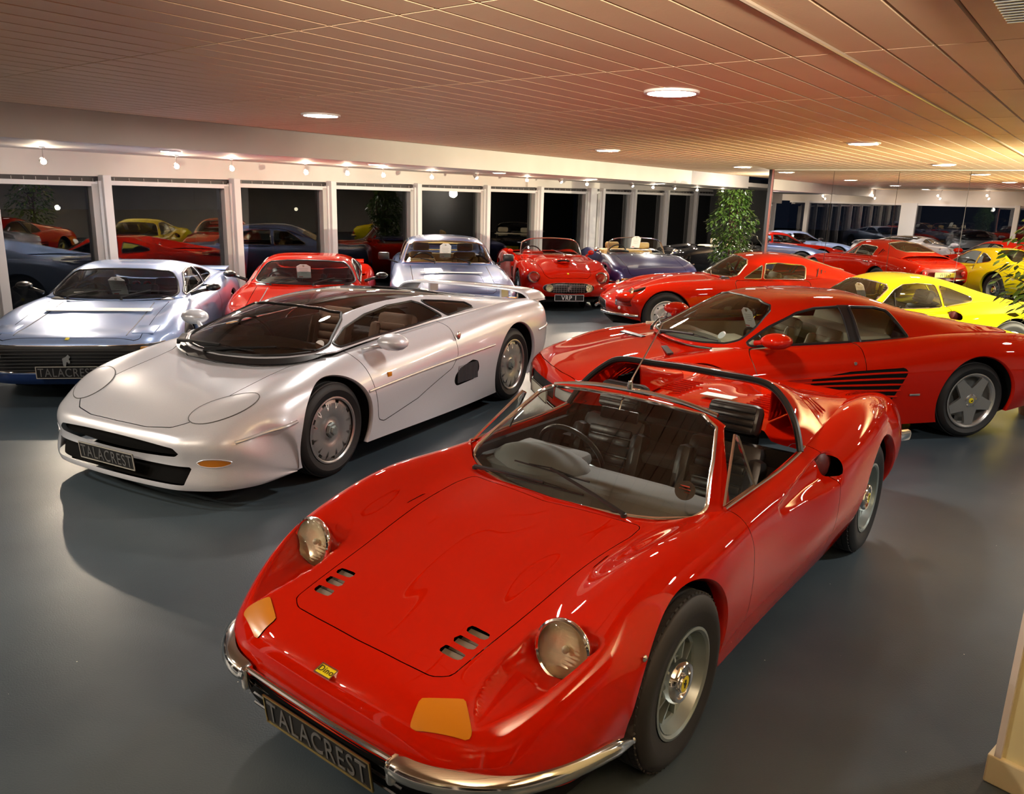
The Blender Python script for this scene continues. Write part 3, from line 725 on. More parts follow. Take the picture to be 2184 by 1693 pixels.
def build_lights():
    warm=emit('downlight_glow',(1,.94,.86),DOWN); rim=principled('downlight_rim',(.85,.82,.78),.3)
    pos=[('u',2.42,4.8),('u',2.42,9.4),('u',2.42,14.1),('u',5.9,4.9),('u',5.9,9.9),('u',5.9,14.8)]
    names={(2.42,4.8):'ceiling downlight above the open red car, the largest in view',(2.42,9.4):'ceiling downlight above the yellow coupe',(2.42,14.1):'ceiling downlight nearest the mirrors at the right',(5.9,4.9):'ceiling downlight above the silver supercar',(5.9,9.9):'ceiling downlight above the red open tourer',(5.9,14.8):'ceiling downlight in front of the tall plant'}
    extra=[(u,v) for u in(-1.1,-4.6) for v in(4.8,9.4,14.1)]+[(5.9,.2)]  # unseen downlights, included for the light they give
    for k,(u,v) in enumerate([p[1:] for p in pos]+extra):
        e=empty('downlight',UV(u,v,ZC),0,names.get((u,v),'added ceiling downlight out of view to the right of the room' if u<0 else 'added ceiling downlight behind the camera'),'ceiling light','round ceiling downlights')
        g=MB(); g.lathe([(.175,.004),(.172,-.014),(.150,-.016),(.148,.0)],32,axis='Z'); g.build('downlight_rim',rim,e); g=MB(); g.disc((0,0,-.012),(0,0,-1),.148,32,up=(1,0,0)); g.build('diffuser',warm,e,smooth=False,auto=False)
    for (px,py,lb) in ((364,322,'small round light in the lower ceiling above the pale blue coupe'),(803,350,'small round light in the lower ceiling above the steel blue saloon'),(0,11.8,'added unseen lower ceiling light above the red open tourer'),(0,15.0,'added unseen lower ceiling light above the deep blue tourer'),(0,18.2,'added unseen lower ceiling light beyond the tall plant')):  # last three are out of sight, added to brighten the far right
        p=hit_plane(px,py,Vector((0,0,1)),ZL) if px else UV(9.3,py,ZL); e=empty('downlight',(p.x,p.y,ZL),0,lb,'ceiling light','lower ceiling lights'); g=MB(); g.lathe([(.13,.004),(.128,-.012),(.112,-.014),(.11,0)],28,axis='Z'); g.build('downlight_rim',rim,e); g=MB(); g.disc((0,0,-.010),(0,0,-1),.11,28,up=(1,0,0)); g.build('diffuser',warm,e,smooth=False,auto=False)
    # spotlights on the lower ceiling
    glow=emit('spot_glow',(1,.80,.55),SPOT); can=principled('spot_can',(.62,.55,.50),.35)
    L=[(93,345,1),(377,355,1),(495,360,1),(653,368,1),(741,370,1),(818,374,1),(921,378,1),(1017,380,0),(1124,384,1),(1198,388,0),(1252,393,1),(1350,397,0),(1393,399,1),(1440,400,0),(1487,403,1),(1541,404,1)]
    near=['the pale blue coupe','the pale blue coupe','the red wedge coupe','the red wedge coupe','the red wedge coupe','the steel blue saloon','the steel blue saloon','the steel blue saloon','the red open tourer','the red open tourer','the red open tourer','the deep blue tourer','the deep blue tourer','the deep blue tourer','the tall plant','the tall plant']
    spots=[]
    for (px,py,lit),nn in zip(L,near):
        p=hit_plane(px,py,UD,UW-.9); spots.append((p,lit,nn,'window'))
    for px,py in ((1641,420),(1760,424),(1866,423),(2005,424),(2109,424)):
        p=hit_plane(px,py,VD,2*VM+.9); q=p-VD*(2*(p.dot(VD)-VM)); spots.append((q,1,'the left wall','left'))
    ordn=['first','second','third','fourth','fifth','sixth','seventh','eighth','ninth','tenth','eleventh','twelfth','thirteenth','fourteenth','fifteenth','sixteenth']
    for i,(p,lit,nn,wh) in enumerate(spots):
        zt=ZL if wh=='window' else ZC
        z=min(p.z,zt-.07); e=empty('spotlight',(p.x,p.y,zt),0,('%s spotlight %s from the left along the windows, above %s'%('lit' if lit else 'turned-away',ordn[min(i,15)],nn)) if wh=='window' else 'lit spotlight on the far left wall, seen only in the mirrors','spotlight','spotlights along the windows' if wh=='window' else 'spotlights on the far left wall')
        h=z-zt; aim=(Vector((0,2.5,0))-p).normalized() if lit else Vector((.5,-.6,-.6)).normalized(); aim=Vector((aim.x,aim.y,min(aim.z,-.22))).normalized(); Q=Vector((0,0,-1)).rotation_difference(aim).to_matrix()
        g=MB(); g.lathe([(.001,0),(.035,0),(.035,-.012),(.001,-.014)],16,axis='Z'); g.tube([(0,0,0),(0,0,h+.03)],.007,6); g.build('bracket',can,e)
        g=MB(); c=Vector((0,0,h))-aim*.04
        g.lathe([(.001,.075),(.030,.07),(.036,.04),(.036,-.035),(.031,-.037)],18,axis='Z',c=c,R=Q); g.build('lamp_can',can,e)
        if lit: g=MB(); g.disc(Vector((0,0,h))-aim*.003,aim,.031,18); g.build('lamp_face',glow,e,smooth=False,auto=False)
        else: g=MB(); g.disc(Vector((0,0,h))-aim*.003,aim,.031,18); g.build('lamp_face',emit('spot_side_glow',(1,.85,.6),SPOT*.12) if 'spot_side_glow' not in MATS else MATS['spot_side_glow'],e,smooth=False,auto=False)
    # louvred fluorescent fitting at the top right corner of the view
    p=hit_plane(2235,-120,Vector((0,0,1)),ZC); e=empty('louvred_ceiling_light',(p.x,p.y,ZC),AN,'louvred ceiling fitting just entering the top right corner','ceiling light')
    g=MB(); g.box((0,0,-.03),(1.2,.30,.06)); g.build('housing',principled('fitting_grey',(.35,.36,.40),.35,.6),e,smooth=False,auto=False)
    g=MB()
    for k in range(30): g.box((-.58+.04*k,0,-.066),(.003,.28,.02))
    g.build('louvre_blades',satin,e,smooth=False,auto=False)
def leaf(b,c,d,n,l,w,mi=0):
    d=d.normalized(); s=d.cross(n)
    if s.length<1e-3: s=Vector((1,0,0))
    s=s.normalized(); n=s.cross(d); f=n*(-.12*l)
    V=[c,c+d*l*.35+s*w*.5-n*.0,c+d*l*.75+s*w*.34+f*.4,c+d*l+f,c+d*l*.75-s*w*.34+f*.4,c+d*l*.35-s*w*.5,c+d*l*.4-n*w*.12]
    return b.add(V,[(0,1,6),(1,2,6),(2,3,6),(3,4,6),(4,5,6),(5,0,6)],mi)
def build_plants():
    rnd=random.Random(5)
    lm=principled('leaf_green',(.06,.16,.02),.32,coat=.3); add_noise_color(lm,(.008,.030,.006),(.065,.12,.014),7,2,lo=.3,hi=.7); bark=principled('bark',(.10,.06,.035),.85); potm=principled('plant_pot',(.25,.12,.07),.5); soil=principled('soil',(.03,.02,.012),.95)
    def pot(e,r=.24,h=.42):
        g=MB(); g.lathe([(r*.72,0),(r,h-.05),(r*1.08,h-.05),(r*1.08,h),(r*.98,h),(r*.93,h-.06),(.001,h-.06)],32,axis='Z'); g.build('plant_pot',potm,e); g=MB(); g.lathe([(.001,h-.05),(r*.94,h-.055)],24,axis='Z'); g.build('soil',soil,e)
    lm2=principled('leaf_green_light',(.06,.16,.02),.32,coat=.3); add_noise_color(lm2,(.03,.10,.012),(.20,.36,.03),7,2,lo=.3,hi=.7)
    def tree(x,y,lb,zs,zt,rad,nleaf,ll,nsep,lm=lm,name='potted_fig'):
        e=empty(name,(x,y,0),0,lb,'plant'); pot(e); tr=MB()
        for k in range(3): a=2*PI*k/3; tr.tube(bez([(.03*math.cos(a),.03*math.sin(a),.36),(-.04*math.sin(a*2),.05*math.cos(a),.8),(.06*math.cos(a),.06*math.sin(a),(zs+zt)/2),(.1*math.cos(a),.1*math.sin(a),zt-.15)],14),.014,7)
        tips=[]
        for k in range(46):
            z=zs+.05+(zt-zs-.2)*rnd.random(); a=rnd.random()*2*PI; R=rad(z)*(.6+.4*rnd.random()); p=Vector((R*math.cos(a),R*math.sin(a),z+.12*rnd.random())); tr.tube([(0,0,z-.12),(p.x*.5,p.y*.5,z),p],[.007,.005,.002],4); tips.append(p)
        tr.build('trunk',bark,e); rest=MB(); pr=[]
        for v in range(6):
            q=MB(); leaf(q,Vector((0,0,0)),Vector((1,0,-.2)),Vector((0,0,1)),ll*(.75+.09*v),ll*(.34+.03*v)); pr.append(q)
        base=[]
        for k in range(nleaf):
            z=zs+(zt-zs)*rnd.random(); a=rnd.random()*2*PI; R=rad(z)*(rnd.random()**.35); c=Vector((R*math.cos(a),R*math.sin(a),z)); d=Vector((math.cos(a)+rnd.gauss(0,.5),math.sin(a)+rnd.gauss(0,.5),-.55+rnd.gauss(0,.35))); n=Vector((rnd.gauss(0,.3),rnd.gauss(0,.3),1)); 
            toward=-(math.cos(a)*x+math.sin(a)*y)
            if nsep and R>rad(z)*.75 and toward>0 and len(base)<nsep:
                i=len(base)
                if i<6: o=pr[i].build('leaf',lm,e,auto=False)
                else: o=base[i%6].copy(); COL.objects.link(o); o.parent=e
                o.location=c; o.rotation_euler=(rnd.gauss(0,.5),.35+rnd.gauss(0,.35),math.atan2(d.y,d.x)); base.append(o)
            else: leaf(rest,c,d,n,ll*(.7+.6*rnd.random()),ll*(.38+.2*rnd.random()))
        o=rest.build('foliage',lm,e,auto=False); o['kind']='stuff'; return e
    p=hit_plane(1563,600,Vector((0,0,1)),0) ; t=Vector((math.sin(0),0,0)); r=cr_*((1563-1092)/F_PX)-cu_*((500-846.5)/F_PX)+cf_; r=Vector((r.x,r.y,0)); q=hit_plane(1560,500,VD,15.75)
    tree(q.x,q.y,'tall bushy potted fig in front of the mirrors\' left edge',.72,2.22,lambda z:.14+.30*math.sin(PI*min(max((2.27-z)/1.6,0),1))**.5+.07*math.sin(z*9),2600,.085,300)
    r=cr_*((2292-1092)/F_PX)-cu_*((500-846.5)/F_PX)+cf_; r=Vector((r.x,r.y,0)); q=r*(7.55/r.y)
    tree(q.x,q.y,'leafy potted fig reaching into the right edge of the view',.95,1.98,lambda z:.12+.46*math.sin(PI*min(max((2.05-z)/1.25,0),1))**.6,520,.105,280,lm2)
def build_tags():
    def at(px,py,depth): 
        r=cr_*((px-1092)/F_PX)-cu_*((py-846.5)/F_PX)+cf_; return Vector((0,0,CAM_H))+r*(depth/r.y)
    for px,py,dp,h,w,rz,lb in ((252,610,8.55,.235,.17,-85,'white swing tag in the windscreen of the pale blue coupe'),(648,578,10.25,.205,.175,-80,'white swing tag in the windscreen of the red wedge coupe'),(950,534,12.55,.255,.175,-81,'white swing tag in the windscreen of the steel blue saloon'),(1356,516,15.9,.26,.18,-86,'white swing tag in the windscreen of the deep blue tourer'),(1597,677,7.0,.205,.125,-150,'white swing tag in the windscreen of the red coupe with side slats'),(1835,617,9.85,.19,.12,-150,'white swing tag in the windscreen of the yellow coupe')):
        p=at(px,py,dp); swing_tag(0,0,0,None,p,R_(rz),lb,h,w)
    for (car,px,py,L_,W_,rz,z,lb) in ((0,187,690,1.0,.10,-85,.70,'long white bar for a lamp reflection on the pale blue bonnet'),(1,945,584,.86,.10,-81.5,.875,'long white bar for a lamp reflection on the steel blue bonnet')):
        pass
    for car_,x_,w_,L_,tilt,lb in (('wedge_coupe',.02,.10,1.0,.16,'long white bar added as a lamp reflection across the pale blue bonnet'),('saloon_coupe',.02,.075,.90,.05,'long white bar added as a lamp reflection across the steel blue bonnet')):  # solid white bars stand in for a long lamp's reflection in the paint
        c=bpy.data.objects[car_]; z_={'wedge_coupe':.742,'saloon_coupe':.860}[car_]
        h=c.rotation_euler[2]; p=c.location+Vector((math.cos(h)*x_,math.sin(h)*x_,z_)); b=MB(); b.box((0,0,0),(w_,L_,.006),bev=.002); o=b.build('reflection_bar',principled('reflection_white',(.92,.91,.88),.5),None,smooth=False,auto=False); o.location=p; o.rotation_euler=(0,tilt,h); tag(o,lb,'reflection bar')
DOWN=200;SPOT=600
build_room(); build_outside(); build_lights()
def area(name,loc,aim,sx,sy,e,col):
    ld=bpy.data.lights.new(name,'AREA'); ld.shape='RECTANGLE'; ld.size=sx; ld.size_y=sy; ld.energy=e; ld.color=col; lo=bpy.data.objects.new(name,ld); COL.objects.link(lo); lo.location=loc
    d=(Vector(aim)-Vector(loc)).normalized(); lo.rotation_euler=d.to_track_quat('-Z','Y').to_euler(); return lo
# ---------------------------------------------------------------- the small mid-engined berlinetta / open spider
def smooth01(t): t=np.clip(t,0,1); return t*t*(3-2*t)
def dino_shell(h,open_top):
    S=Shell()
    rows=[
     fan(.950,.325,.34,.735,.225,n=3.6),
     fan(.945,.375,.34,.745,.228,n=3.5),
     [(.31,.755,.225),(.46,.765,.34),(.62,.735,.425),(.73,.665,.465),(.81,.565,.470),(.87,.42,.470),(.900,.21,.475),(.905,0,.477)],
     [(.29,.765,.22),(.38,.785,.40),(.48,.765,.53),(.55,.705,.585),(.60,.61,.590),(.67,.48,.555),(.69,.23,.553),(.69,0,.553)],
     st(.30,.77,.205,.797,.42,.788,.575,.735,.672,.63,.705,.47,.642,.235,.633,0,.635),
     st(.0,.77,.19,.80,.42,.80,.60,.755,.715,.645,.765,.49,.700,.25,.685,0,.687),
     st(-.30,.765,.18,.798,.40,.80,.59,.76,.715,.655,.762,.52,.715,.27,.708,0,.712),
     st(-.62,.755,.17,.79,.38,.79,.57,.755,.705,.675,.755,.55,.735,.30,.73,0,.73),
     st(-1.05,.75,.165,.795,.37,.795,.55,.762,.70,.69,.765,.58,.76,.3,.76,0,.76),
     st(-1.45,.755,.165,.825,.38,.828,.56,.785,.715,.69,.79,.57,.79,.3,.80,0,.80),
     st(-1.85,.76,.17,.85,.40,.858,.60,.82,.755,.70,.85,.55,.81,.28,.83,0,.84),
     st(-2.30,.765,.20,.855,.42,.862,.62,.82,.785,.70,.882,.53,.83,.27,.83,0,.83),
     st(-2.72,.76,.25,.84,.42,.845,.60,.79,.77,.68,.85,.51,.81,.26,.80,0,.80),
     st(-3.08,.72,.32,.79,.45,.795,.58,.745,.72,.64,.785,.49,.765,.25,.755,0,.755,sw=-.02),
     st(-3.24,.66,.37,.72,.46,.725,.56,.68,.67,.59,.735,.45,.73,.23,.725,0,.725,sw=-.05),
     st(-3.27,.62,.37,.68,.46,.685,.55,.64,.65,.56,.70,.43,.70,.22,.70,0,.70,sw=-.06),
     st(-3.25,.62,.36,.67,.40,.675,.44,.63,.46,.55,.48,.42,.48,.22,.48,0,.48,sw=-.06),
    ]
    S.grid(full(rows),'body',h,flip=True)
    V=S.V; x,y,z=V[:,0].copy(),V[:,1].copy(),V[:,2].copy(); ay=np.abs(y); sg=np.sign(y)
    # headlamp scoops: bucket dug back into the wing from the front
    t=(x-.44)/.37; tc=np.clip(t,0,1); wy=.118*np.sqrt(np.clip(1-tc**1.8,0,1))+1e-4; d=(ay-(.598-.062*tc))/wy; e=np.clip(1-d*d,0,1)
    rimw=np.where(d<0,.07,.38); m=smooth01((1.0-np.abs(d))/rimw)*smooth01((x-.435)/.012)*(z>.42)*(t<1)
    floor_z=.512+.055*(1-e)-.035*tc
    z=np.where(m>0,z+(np.minimum(floor_z,z)-z)*m,z)
    # door scoop in front of the side intake
    tx=np.clip((-.92-x)/.60,0,1.0); hw=.022+.055*tx; dz=np.abs(z-(.672+.030*tx))/hw
    m=smooth01((1-dz)/.45)*np.where(x>-1.56,1,smooth01((x+1.62)/.06))*(ay>.6)*(tx>0)*(x<-.92)
    y=y-sg*m*(.012+.050*tx)
    # feature line: soft shoulder
    S.V=np.stack([x,y,z],1)
    return S
def dino_dome(S,open_top,h):
    b=lambda *p:[(p[i],p[i+1],p[i+2]) for i in range(0,len(p),3)]
    # columns: belt, lower glass, cant rail, roof edge, roof mid, centre
    rows=[
     b(-.53,.668,.752,-.50,.632,.728,-.44,.565,.706,-.375,.46,.697,-.315,.26,.694,-.295,0,.692),
     b(-.70,.668,.765,-.665,.615,.815,-.63,.545,.845,-.59,.45,.865,-.56,.24,.88,-.545,0,.885),
     b(-.95,.668,.765,-.93,.60,.895,-.91,.525,.975,-.895,.45,1.025,-.885,.24,1.062,-.88,0,1.072)]
    if not open_top:
        rows+=[
         b(-1.20,.668,.77,-1.19,.60,.92,-1.18,.515,1.04,-1.17,.44,1.095,-1.16,.23,1.132,-1.16,0,1.14),
         b(-1.50,.665,.785,-1.52,.60,.92,-1.54,.515,1.03,-1.55,.44,1.085,-1.56,.23,1.125,-1.56,0,1.132),
         b(-1.85,.655,.84,-1.88,.59,.92,-1.90,.51,.985,-1.90,.44,1.02,-1.82,.30,1.04,-1.72,0,1.08),
         b(-2.25,.63,.88,-2.25,.57,.905,-2.25,.50,.925,-2.25,.43,.925,-2.0,.32,.92,-1.80,0,.95),
         b(-2.5,.60,.87,-2.5,.55,.872,-2.5,.49,.875,-2.48,.42,.87,-2.1,.33,.84,-1.88,0,.835)]
    rows=[r+[(x,-y,z) for x,y,z in r[-2::-1]] for r in rows]
    S.grid(rows,'dome',h,flip=True)
def build_dino(name,label,pose,pm,open_top,h=.02,seatm=None,hero=False,plate=True,group=None):
    car=empty(name,(pose[0],pose[1],0),pose[2],label,'car',group)
    S=dino_shell(h,open_top); 
    archF=(0,.325,.365);archR=(-2.34,.33,.375)
    S.cut('body',circ(*archF)); S.cut('body',circ(*archR))
    # cockpit opening
    cx=[(-.305,0),(-.325,.26),(-.385,.46),(-.45,.565),(-.54,.655),(-.80,.662),(-1.44,.655),(-1.50,.50),(-1.62,.42),(-1.72,0)]
    S.cut('body',plan(cx+[(px,-py) for px,py in cx[-2:0:-1]],0,.6,mirror=False))
    # engine-bay gap under the sails
    g=.0018 if hero else .003
    bon=[(.775,.0),(.772,.20),(.765,.32),(.735,.372),(.45,.395),(.1,.42),(-.20,.445),(-.315,.435),(-.285,.25),(-.255,0)]
    S.cut('body',plan(bon+[(px,-py) for px,py in bon[-2:0:-1]],.035,.4,mirror=False),'bonnet',g)
    # louvres in the bonnet
    lv=[]
    for k,(lx,ly) in enumerate(((.660,.308),(.604,.314),(.548,.320))):
        for s in(1,-1):
            S.cut('bonnet',plan([(lx-.017,s*ly-.044),(lx+.017,s*ly-.044),(lx+.017,s*ly+.044),(lx-.017,s*ly+.044)],.004,.4,mirror=False)); lv.append((lx,s*ly))
    if not open_top: pass
    hole_=lambda V:np.maximum(np.hypot((V[:,0]+1.575)/.062,(V[:,2]-.705)/.052)-1,.6-np.abs(V[:,1]))
    door=[(-.56,.20),(-.60,.34),(-.60,.60),(-.56,.80),(-1.47,.86),(-1.53,.78),(-1.585,.62),(-1.56,.40),(-1.48,.20)]
    S.cut('body',side(door,.03,.60),'door',g)
    S.cut('body',hole_,None)
    S.cut('door',hole_,None)
    deck=[(-1.76,0),(-1.78,.34),(-2.05,.40),(-2.55,.42),(-2.62,.36),(-2.64,0)]
    S.cut('body',plan(deck+[(px,-py) for px,py in deck[-2:0:-1]],.03,.6,mirror=False),'engine_lid',g)
    boot=[(-2.72,0),(-2.72,.44),(-3.16,.42),(-3.20,0)]
    S.cut('body',plan(boot+[(px,-py) for px,py in boot[-2:0:-1]],.03,.6,mirror=False),'boot_lid',g)
    # front indicators
    for s in(1,-1):
        q=[(.905,s*.365),(.836,s*.345),(.775,s*.465),(.835,s*.550)]
        flush_patch(S,'body',plan(q,.012,.39,mirror=False),car,'indicator',amber,.004,None)
    # nose mouth under the bumper and tail panel lamps are separate solids
    S.build('body','body',pm,car); S.build('bonnet','bonnet',pm,car); S.build('engine_lid','engine_lid',pm,car); S.build('boot_lid','boot_lid',pm,car)
    dpar=None
    # doors split left/right
    D=S.P['door']; L=[f for f in D if S.V[f[0]][1]>0]; Rr=[f for f in D if S.V[f[0]][1]<=0]
    doors=[]
    for fs in (L,Rr):
        S.P['d']=fs; o=S.build('d','door',pm,car); doors.append(o)
    arch_finish(S,car,[archF,archR],pm,inner=.46)
    wheel_house(car,[archF,archR],.74,.46)
    underside(car,.80,-3.15,.70,.17)
    # louvre wells
    for lx,ly in lv: b=MB(); b.box((lx,ly,surf_z(S,lx,ly)-.024),(.050,.100,.004),Ry(.30)); b.build('louvre_well',principled('louvre_grey',(.26,.23,.20),.5),car,smooth=False)
    b=MB(); b.box((.35,0,.46),(.60,.74,.02)); b.build('front_compartment',blackmatt,car,smooth=False)
    # nose intake: black mouth under bumper
    F0=[Vector(p) for p in fan(.950,.335,.34,.735,.225,n=3.6)]
    V=[];Fc=[]
    loop=F0+[Vector((p.x,-p.y,p.z)) for p in F0[-2::-1]]; loop=bez(loop,60)
    for p in loop: V+=[p,Vector((p.x-.03,p.y*.97,.20 if p.z>.24 else p.z-.02)),Vector((p.x-.22,p.y*.9,.17))]
    for i in range(len(loop)-1): Fc+=[(3*i,3*i+1,3*i+4,3*i+3),(3*i+1,3*i+2,3*i+5,3*i+4)]
    mesh('nose_intake',V,Fc,blackmatt,car)
    b=MB()
    for i in range(3): b.tube(bez([(.93,-.36,.225+.035*i),(.935,0,.228+.035*i),(.93,.36,.225+.035*i)],10),.005,5)
    b.build('intake_grille',blackm,car)
    # bumpers: two wrap-round quarter blades and slim lip
    for s in(1,-1):
        pts=bez([(.965,s*.345,.355),(.955,s*.43,.355),(.905,s*.54,.352),(.80,s*.655,.343),(.64,s*.725,.325),(.47,s*.757,.300),(.30,s*.772,.262)],34)
        V=[];Fc=[];n=len(pts)
        prof=[(-.022,.034),(.006,.031),(.022,.018),(.028,0),(.022,-.018),(.006,-.031),(-.022,-.034)]
        for i,p in enumerate(pts):
            t=(pts[min(i+1,n-1)]-pts[max(i-1,0)]).normalized(); nn=Vector((0,0,1)).cross(t)*(-s); nn=Vector((nn.x,nn.y,0)).normalized()
            if nn.dot(Vector((p.x+.3,p.y,0)))<0: nn=-nn
            sc=min(1,(i+2)/3.5,(n-i)/5.0)**.5
            for a,b_ in prof: V.append(p+nn*a*(1 if a<0 else sc)+Vector((0,0,b_*sc)))
        k=len(prof)
        for i in range(n-1):
            for j in range(k-1): Fc.append((i*k+j,i*k+j+1,(i+1)*k+j+1,(i+1)*k+j))
        Fc+=[tuple(range(k)),tuple(range((n-1)*k,n*k))[::-1]]
        o=mesh('bumper',V,Fc,chrome,car)
        b=MB(); b.box((.958,s*.352,.338),(.045,.030,.085),bev=.013); b.build('overrider',chrome,o)
    tube_obj(car,'nose_trim',bez([(.958,-.35,.372),(.968,0,.375),(.958,.35,.372)],16),.009,chrome)
    for s in(1,-1):
        b=MB(); b.box((-3.31,s*.47,.50),(.06,.40,.075),bev=.025); b.box((-3.17,s*.735,.49),(.30,.05,.075),Rz(-.45*s),bev=.022); b.build('rear_bumper',chrome,car)
    for s in(1,-1):
        round_lamp(car,'headlight',(.482,s*.600,.594),.092,(1,0,.16),depth=.045)
        for dy in(0,.15):
            b=MB(); b.lathe([(.05,-.01),(.052,.006),(.046,.012),(.001,.018)],24,axis='X',c=(0,0,0),R=Rz(PI)); o=b.build('tail_light',redlens,car); o.location=(-3.262,s*(.40+dy),.585)
    if plate:
        number_plate(car,'TALACREST',.955,.262,tilt=-.12)
    number_plate(car,'',-3.29,.54,front=False,back=plate_yellow,edge=blackm)
    # badge
    b=MB(); b.box((.905,0,.482),(.036,.070,.004),Ry(.30),bev=.0015); o=b.build('nose_badge',yellow_badge,car,smooth=False)
    b=MB()
    for yy in(-.036,.036): b.box((.905,yy,.4825),(.040,.0035,.006),Ry(.30))
    for xx in(-.019,.019): b.box((.905+xx*.955,0,.4825-xx*.30),(.0035,.074,.006),Ry(.30))
    b.build('badge_frame',chrome,o,smooth=False)
    t=text_obj('Dino',.03,blackm,o,extr=.0004); t.matrix_local=Matrix.Translation((.905,0,.4855))@Ry(.30).to_4x4()@Rz(PI/2).to_4x4()@Matrix.Shear('XZ',4,(.0,0)); t.scale=(.9,.9,1)
    t.matrix_local=Matrix.Translation((.905,0,.4855))@(Ry(.30)@Rz(PI/2)).to_4x4()
    # side markers, door push
    for s in(1,-1):
        b=MB(); b.ball((.307,s*.793,.565),(.012,.008,.012),10); b.build('side_marker',chrome,car)
        b=MB(); b.ball((-1.555,s*.815,.555),(.010,.006,.020),10); b.build('door_lock',chrome,car)
        b=MB(); b.ball((-1.60,s*.715,.70),(.10,.05,.085),12); b.build('intake_duct',principled('duct_dark_red',(.10,.006,.004) if hero else (.02,.02,.01),.5),car)
    # interior
    interior(car,-.40,-1.52,.635,.20,.745,seatm or leather_black,-1.02,.40,dash=dash_grey if hero else blackm,dx=-.64,dz=.70,seaty=.32,rhd=True,hr='fixed',sh=.46,sw=.50,swr=.185,rear_seat=None)
    # dash top with hooded instruments
    b=MB(); b.ball((-.66,-.31,.70),(.16,.27,.09),20); b.build('instrument_hood',dash_grey,car,auto=False)
    P=[(-.315,0),(-.335,.25),(-.395,.45),(-.47,.575),(-.60,.62),(-.74,.60),(-.78,.3),(-.78,0)]; b=MB(); b.prism(P+[(px,-py) for px,py in P[-2:0:-1]],.035,Ry(.03),(0,0,.650)); b.build('dash_top',dash_grey,car,smooth=False,auto=False)
    b=MB(); b.disc((-.545,.495,.80),(.75,.25,.6),.042,28); o=b.build('round_screen_sticker',principled('sticker_dark',(.03,.01,.012),.4),car,smooth=False,auto=False)
    b=MB()
    for q in range(4): b.box(Vector((-.541,.495,.80))+Vector((-.6*(.018-.012*q)*.0,0,0))+Vector((-.006*q*0,0,.020-.013*q)),(.002,.05-.008*abs(q-1),.004),Ry(-.85))
    b.build('sticker_print',principled('sticker_red',(.45,.05,.03),.5),o,smooth=False)
    dino_dome(S,open_top,h*1.1)
    ws=[(0,.703),(.25,.706),(.44,.712),(.57,.724),(.603,.75),(.535,.89),(.475,.995),(.40,1.035),(.2,1.052),(0,1.058)]
    wf=front(ws+[(-py,pz) for py,pz in ws[-2:0:-1]],.02,xmin=-.93,mirror=False)
    S.cut('dome',wf,'screen'); 
    L=S.loop_pts('screen'); o=S.build('screen','windscreen',car_glass,car,off=.001)
    b=MB()
    for l in L: b.tube(l,.0085,8,True)
    b.build('windscreen_surround',chrome,o)
    if open_top:
        # header cut, quarter lights, side opening
        S.cut('dome',lambda V:V[:,0]+.950)
        # side glass region removed behind the A-pillar
        f=side([(-.545,.70),(-.885,.99),(-.93,1.01),(-1.2,1.01),(-1.2,.70)],0,.42); S.cut('dome',f)
        S.build('dome','windscreen_frame',pm,car,thick=.012)
        for s in(1,-1):
            # triangular quarter light
            P=[Vector((-.565,s*.657,.772)),Vector((-.86,s*.662,.775)),Vector((-.862,s*.568,.975)),Vector((-.84,s*.566,.985))]
            g_=mesh('quarter_light',P,[(0,1,2,3)],car_glass,car,smooth=False); b=MB(); b.tube([P[0],P[1],P[2],P[3]],.007,6,True); b.tube([P[1],P[2]],.010,6); b.build('quarter_light_frame',chrome,g_)
            tube_obj(car,'door_top_trim',bez([(-.55,s*.668,.765),(-.85,s*.672,.770),(-1.2,s*.674,.775),(-1.45,s*.672,.795)],14),.008,chrome)
            b=MB(); b.box((-1.455,s*.665,.80),(.05,.03,.02),Ry(.2),bev=.006); b.build('hood_catch',chrome,car)
        dino_targa(car,pm,h)
        tube_obj(car,'header_seal',bez([(-.945,-.44,1.025),(-.945,-.24,1.060),(-.945,0,1.07),(-.945,.24,1.060),(-.945,.44,1.025)],18),.010,chrome)
        tube_obj(car,'interior_mirror_stem',[(-.90,0,1.06),(-.86,0,1.03),(-.84,0,.99)],.005,chrome)
        b=MB(); b.box((-.845,0,.965),(.018,.20,.055),Ry(-.2),bev=.008); b.build('interior_mirror',blackm,car)
        b=MB(); b.lathe([(.001,.03),(.010,.028),(.014,.01),(.016,-.01)],14,axis='Z',c=(-.93,0,1.085)); b.tube([(-.93,0,1.10),(-.95,0,1.125)],.006,8); b.tube([(-.95,0,1.125),(-1.215,0,1.355)],[.0045,.003],6); b.build('aerial',chrome,car)
    else:
        # coupe windows
        door_w=[(-.60,.775),(-.66,.80),(-.90,.985),(-1.02,1.045),(-1.20,1.065),(-1.43,1.05),(-1.47,.79)]
        S.cut('dome',side(door_w,.015,.46),'glass'); S.cut('dome',side([(-1.50,.80),(-1.475,1.045),(-1.62,1.01),(-1.84,.93),(-1.90,.90),(-1.86,.865)],.015,.40),'glass2')
        for nm,on in(('glass','door_window'),('glass2','quarter_window')):
            Ls=S.loop_pts(nm); F=S.P[nm]
            for s in(1,-1):
                S.P['t']=[f for f in F if S.V[f[0]][1]*s>0]; o=S.build('t',on,car_glass,car); b=MB()
                for l in Ls:
                    if l[0].y*s>0:b.tube(l,.006,6,True)
                b.build('window_trim',chrome,o)
        rw=[(-1.60,0),(-1.62,.30),(-1.84,.33),(-1.90,0)]
        S.cut('dome',plan([(-1.63,0),(-1.66,.27),(-1.83,.30),(-1.86,0),(-1.83,-.30),(-1.66,-.27)],.02,.8,mirror=False),'rw'); S.build('rw','rear_window',car_glass,car)
        S.build('dome','roof',pm,car,thick=.01)
        for s in(1,-1): tube_obj(car,'window_post',[(-.86,s*.655,.78),(-.865,s*.585,.96)],.006,blackm)
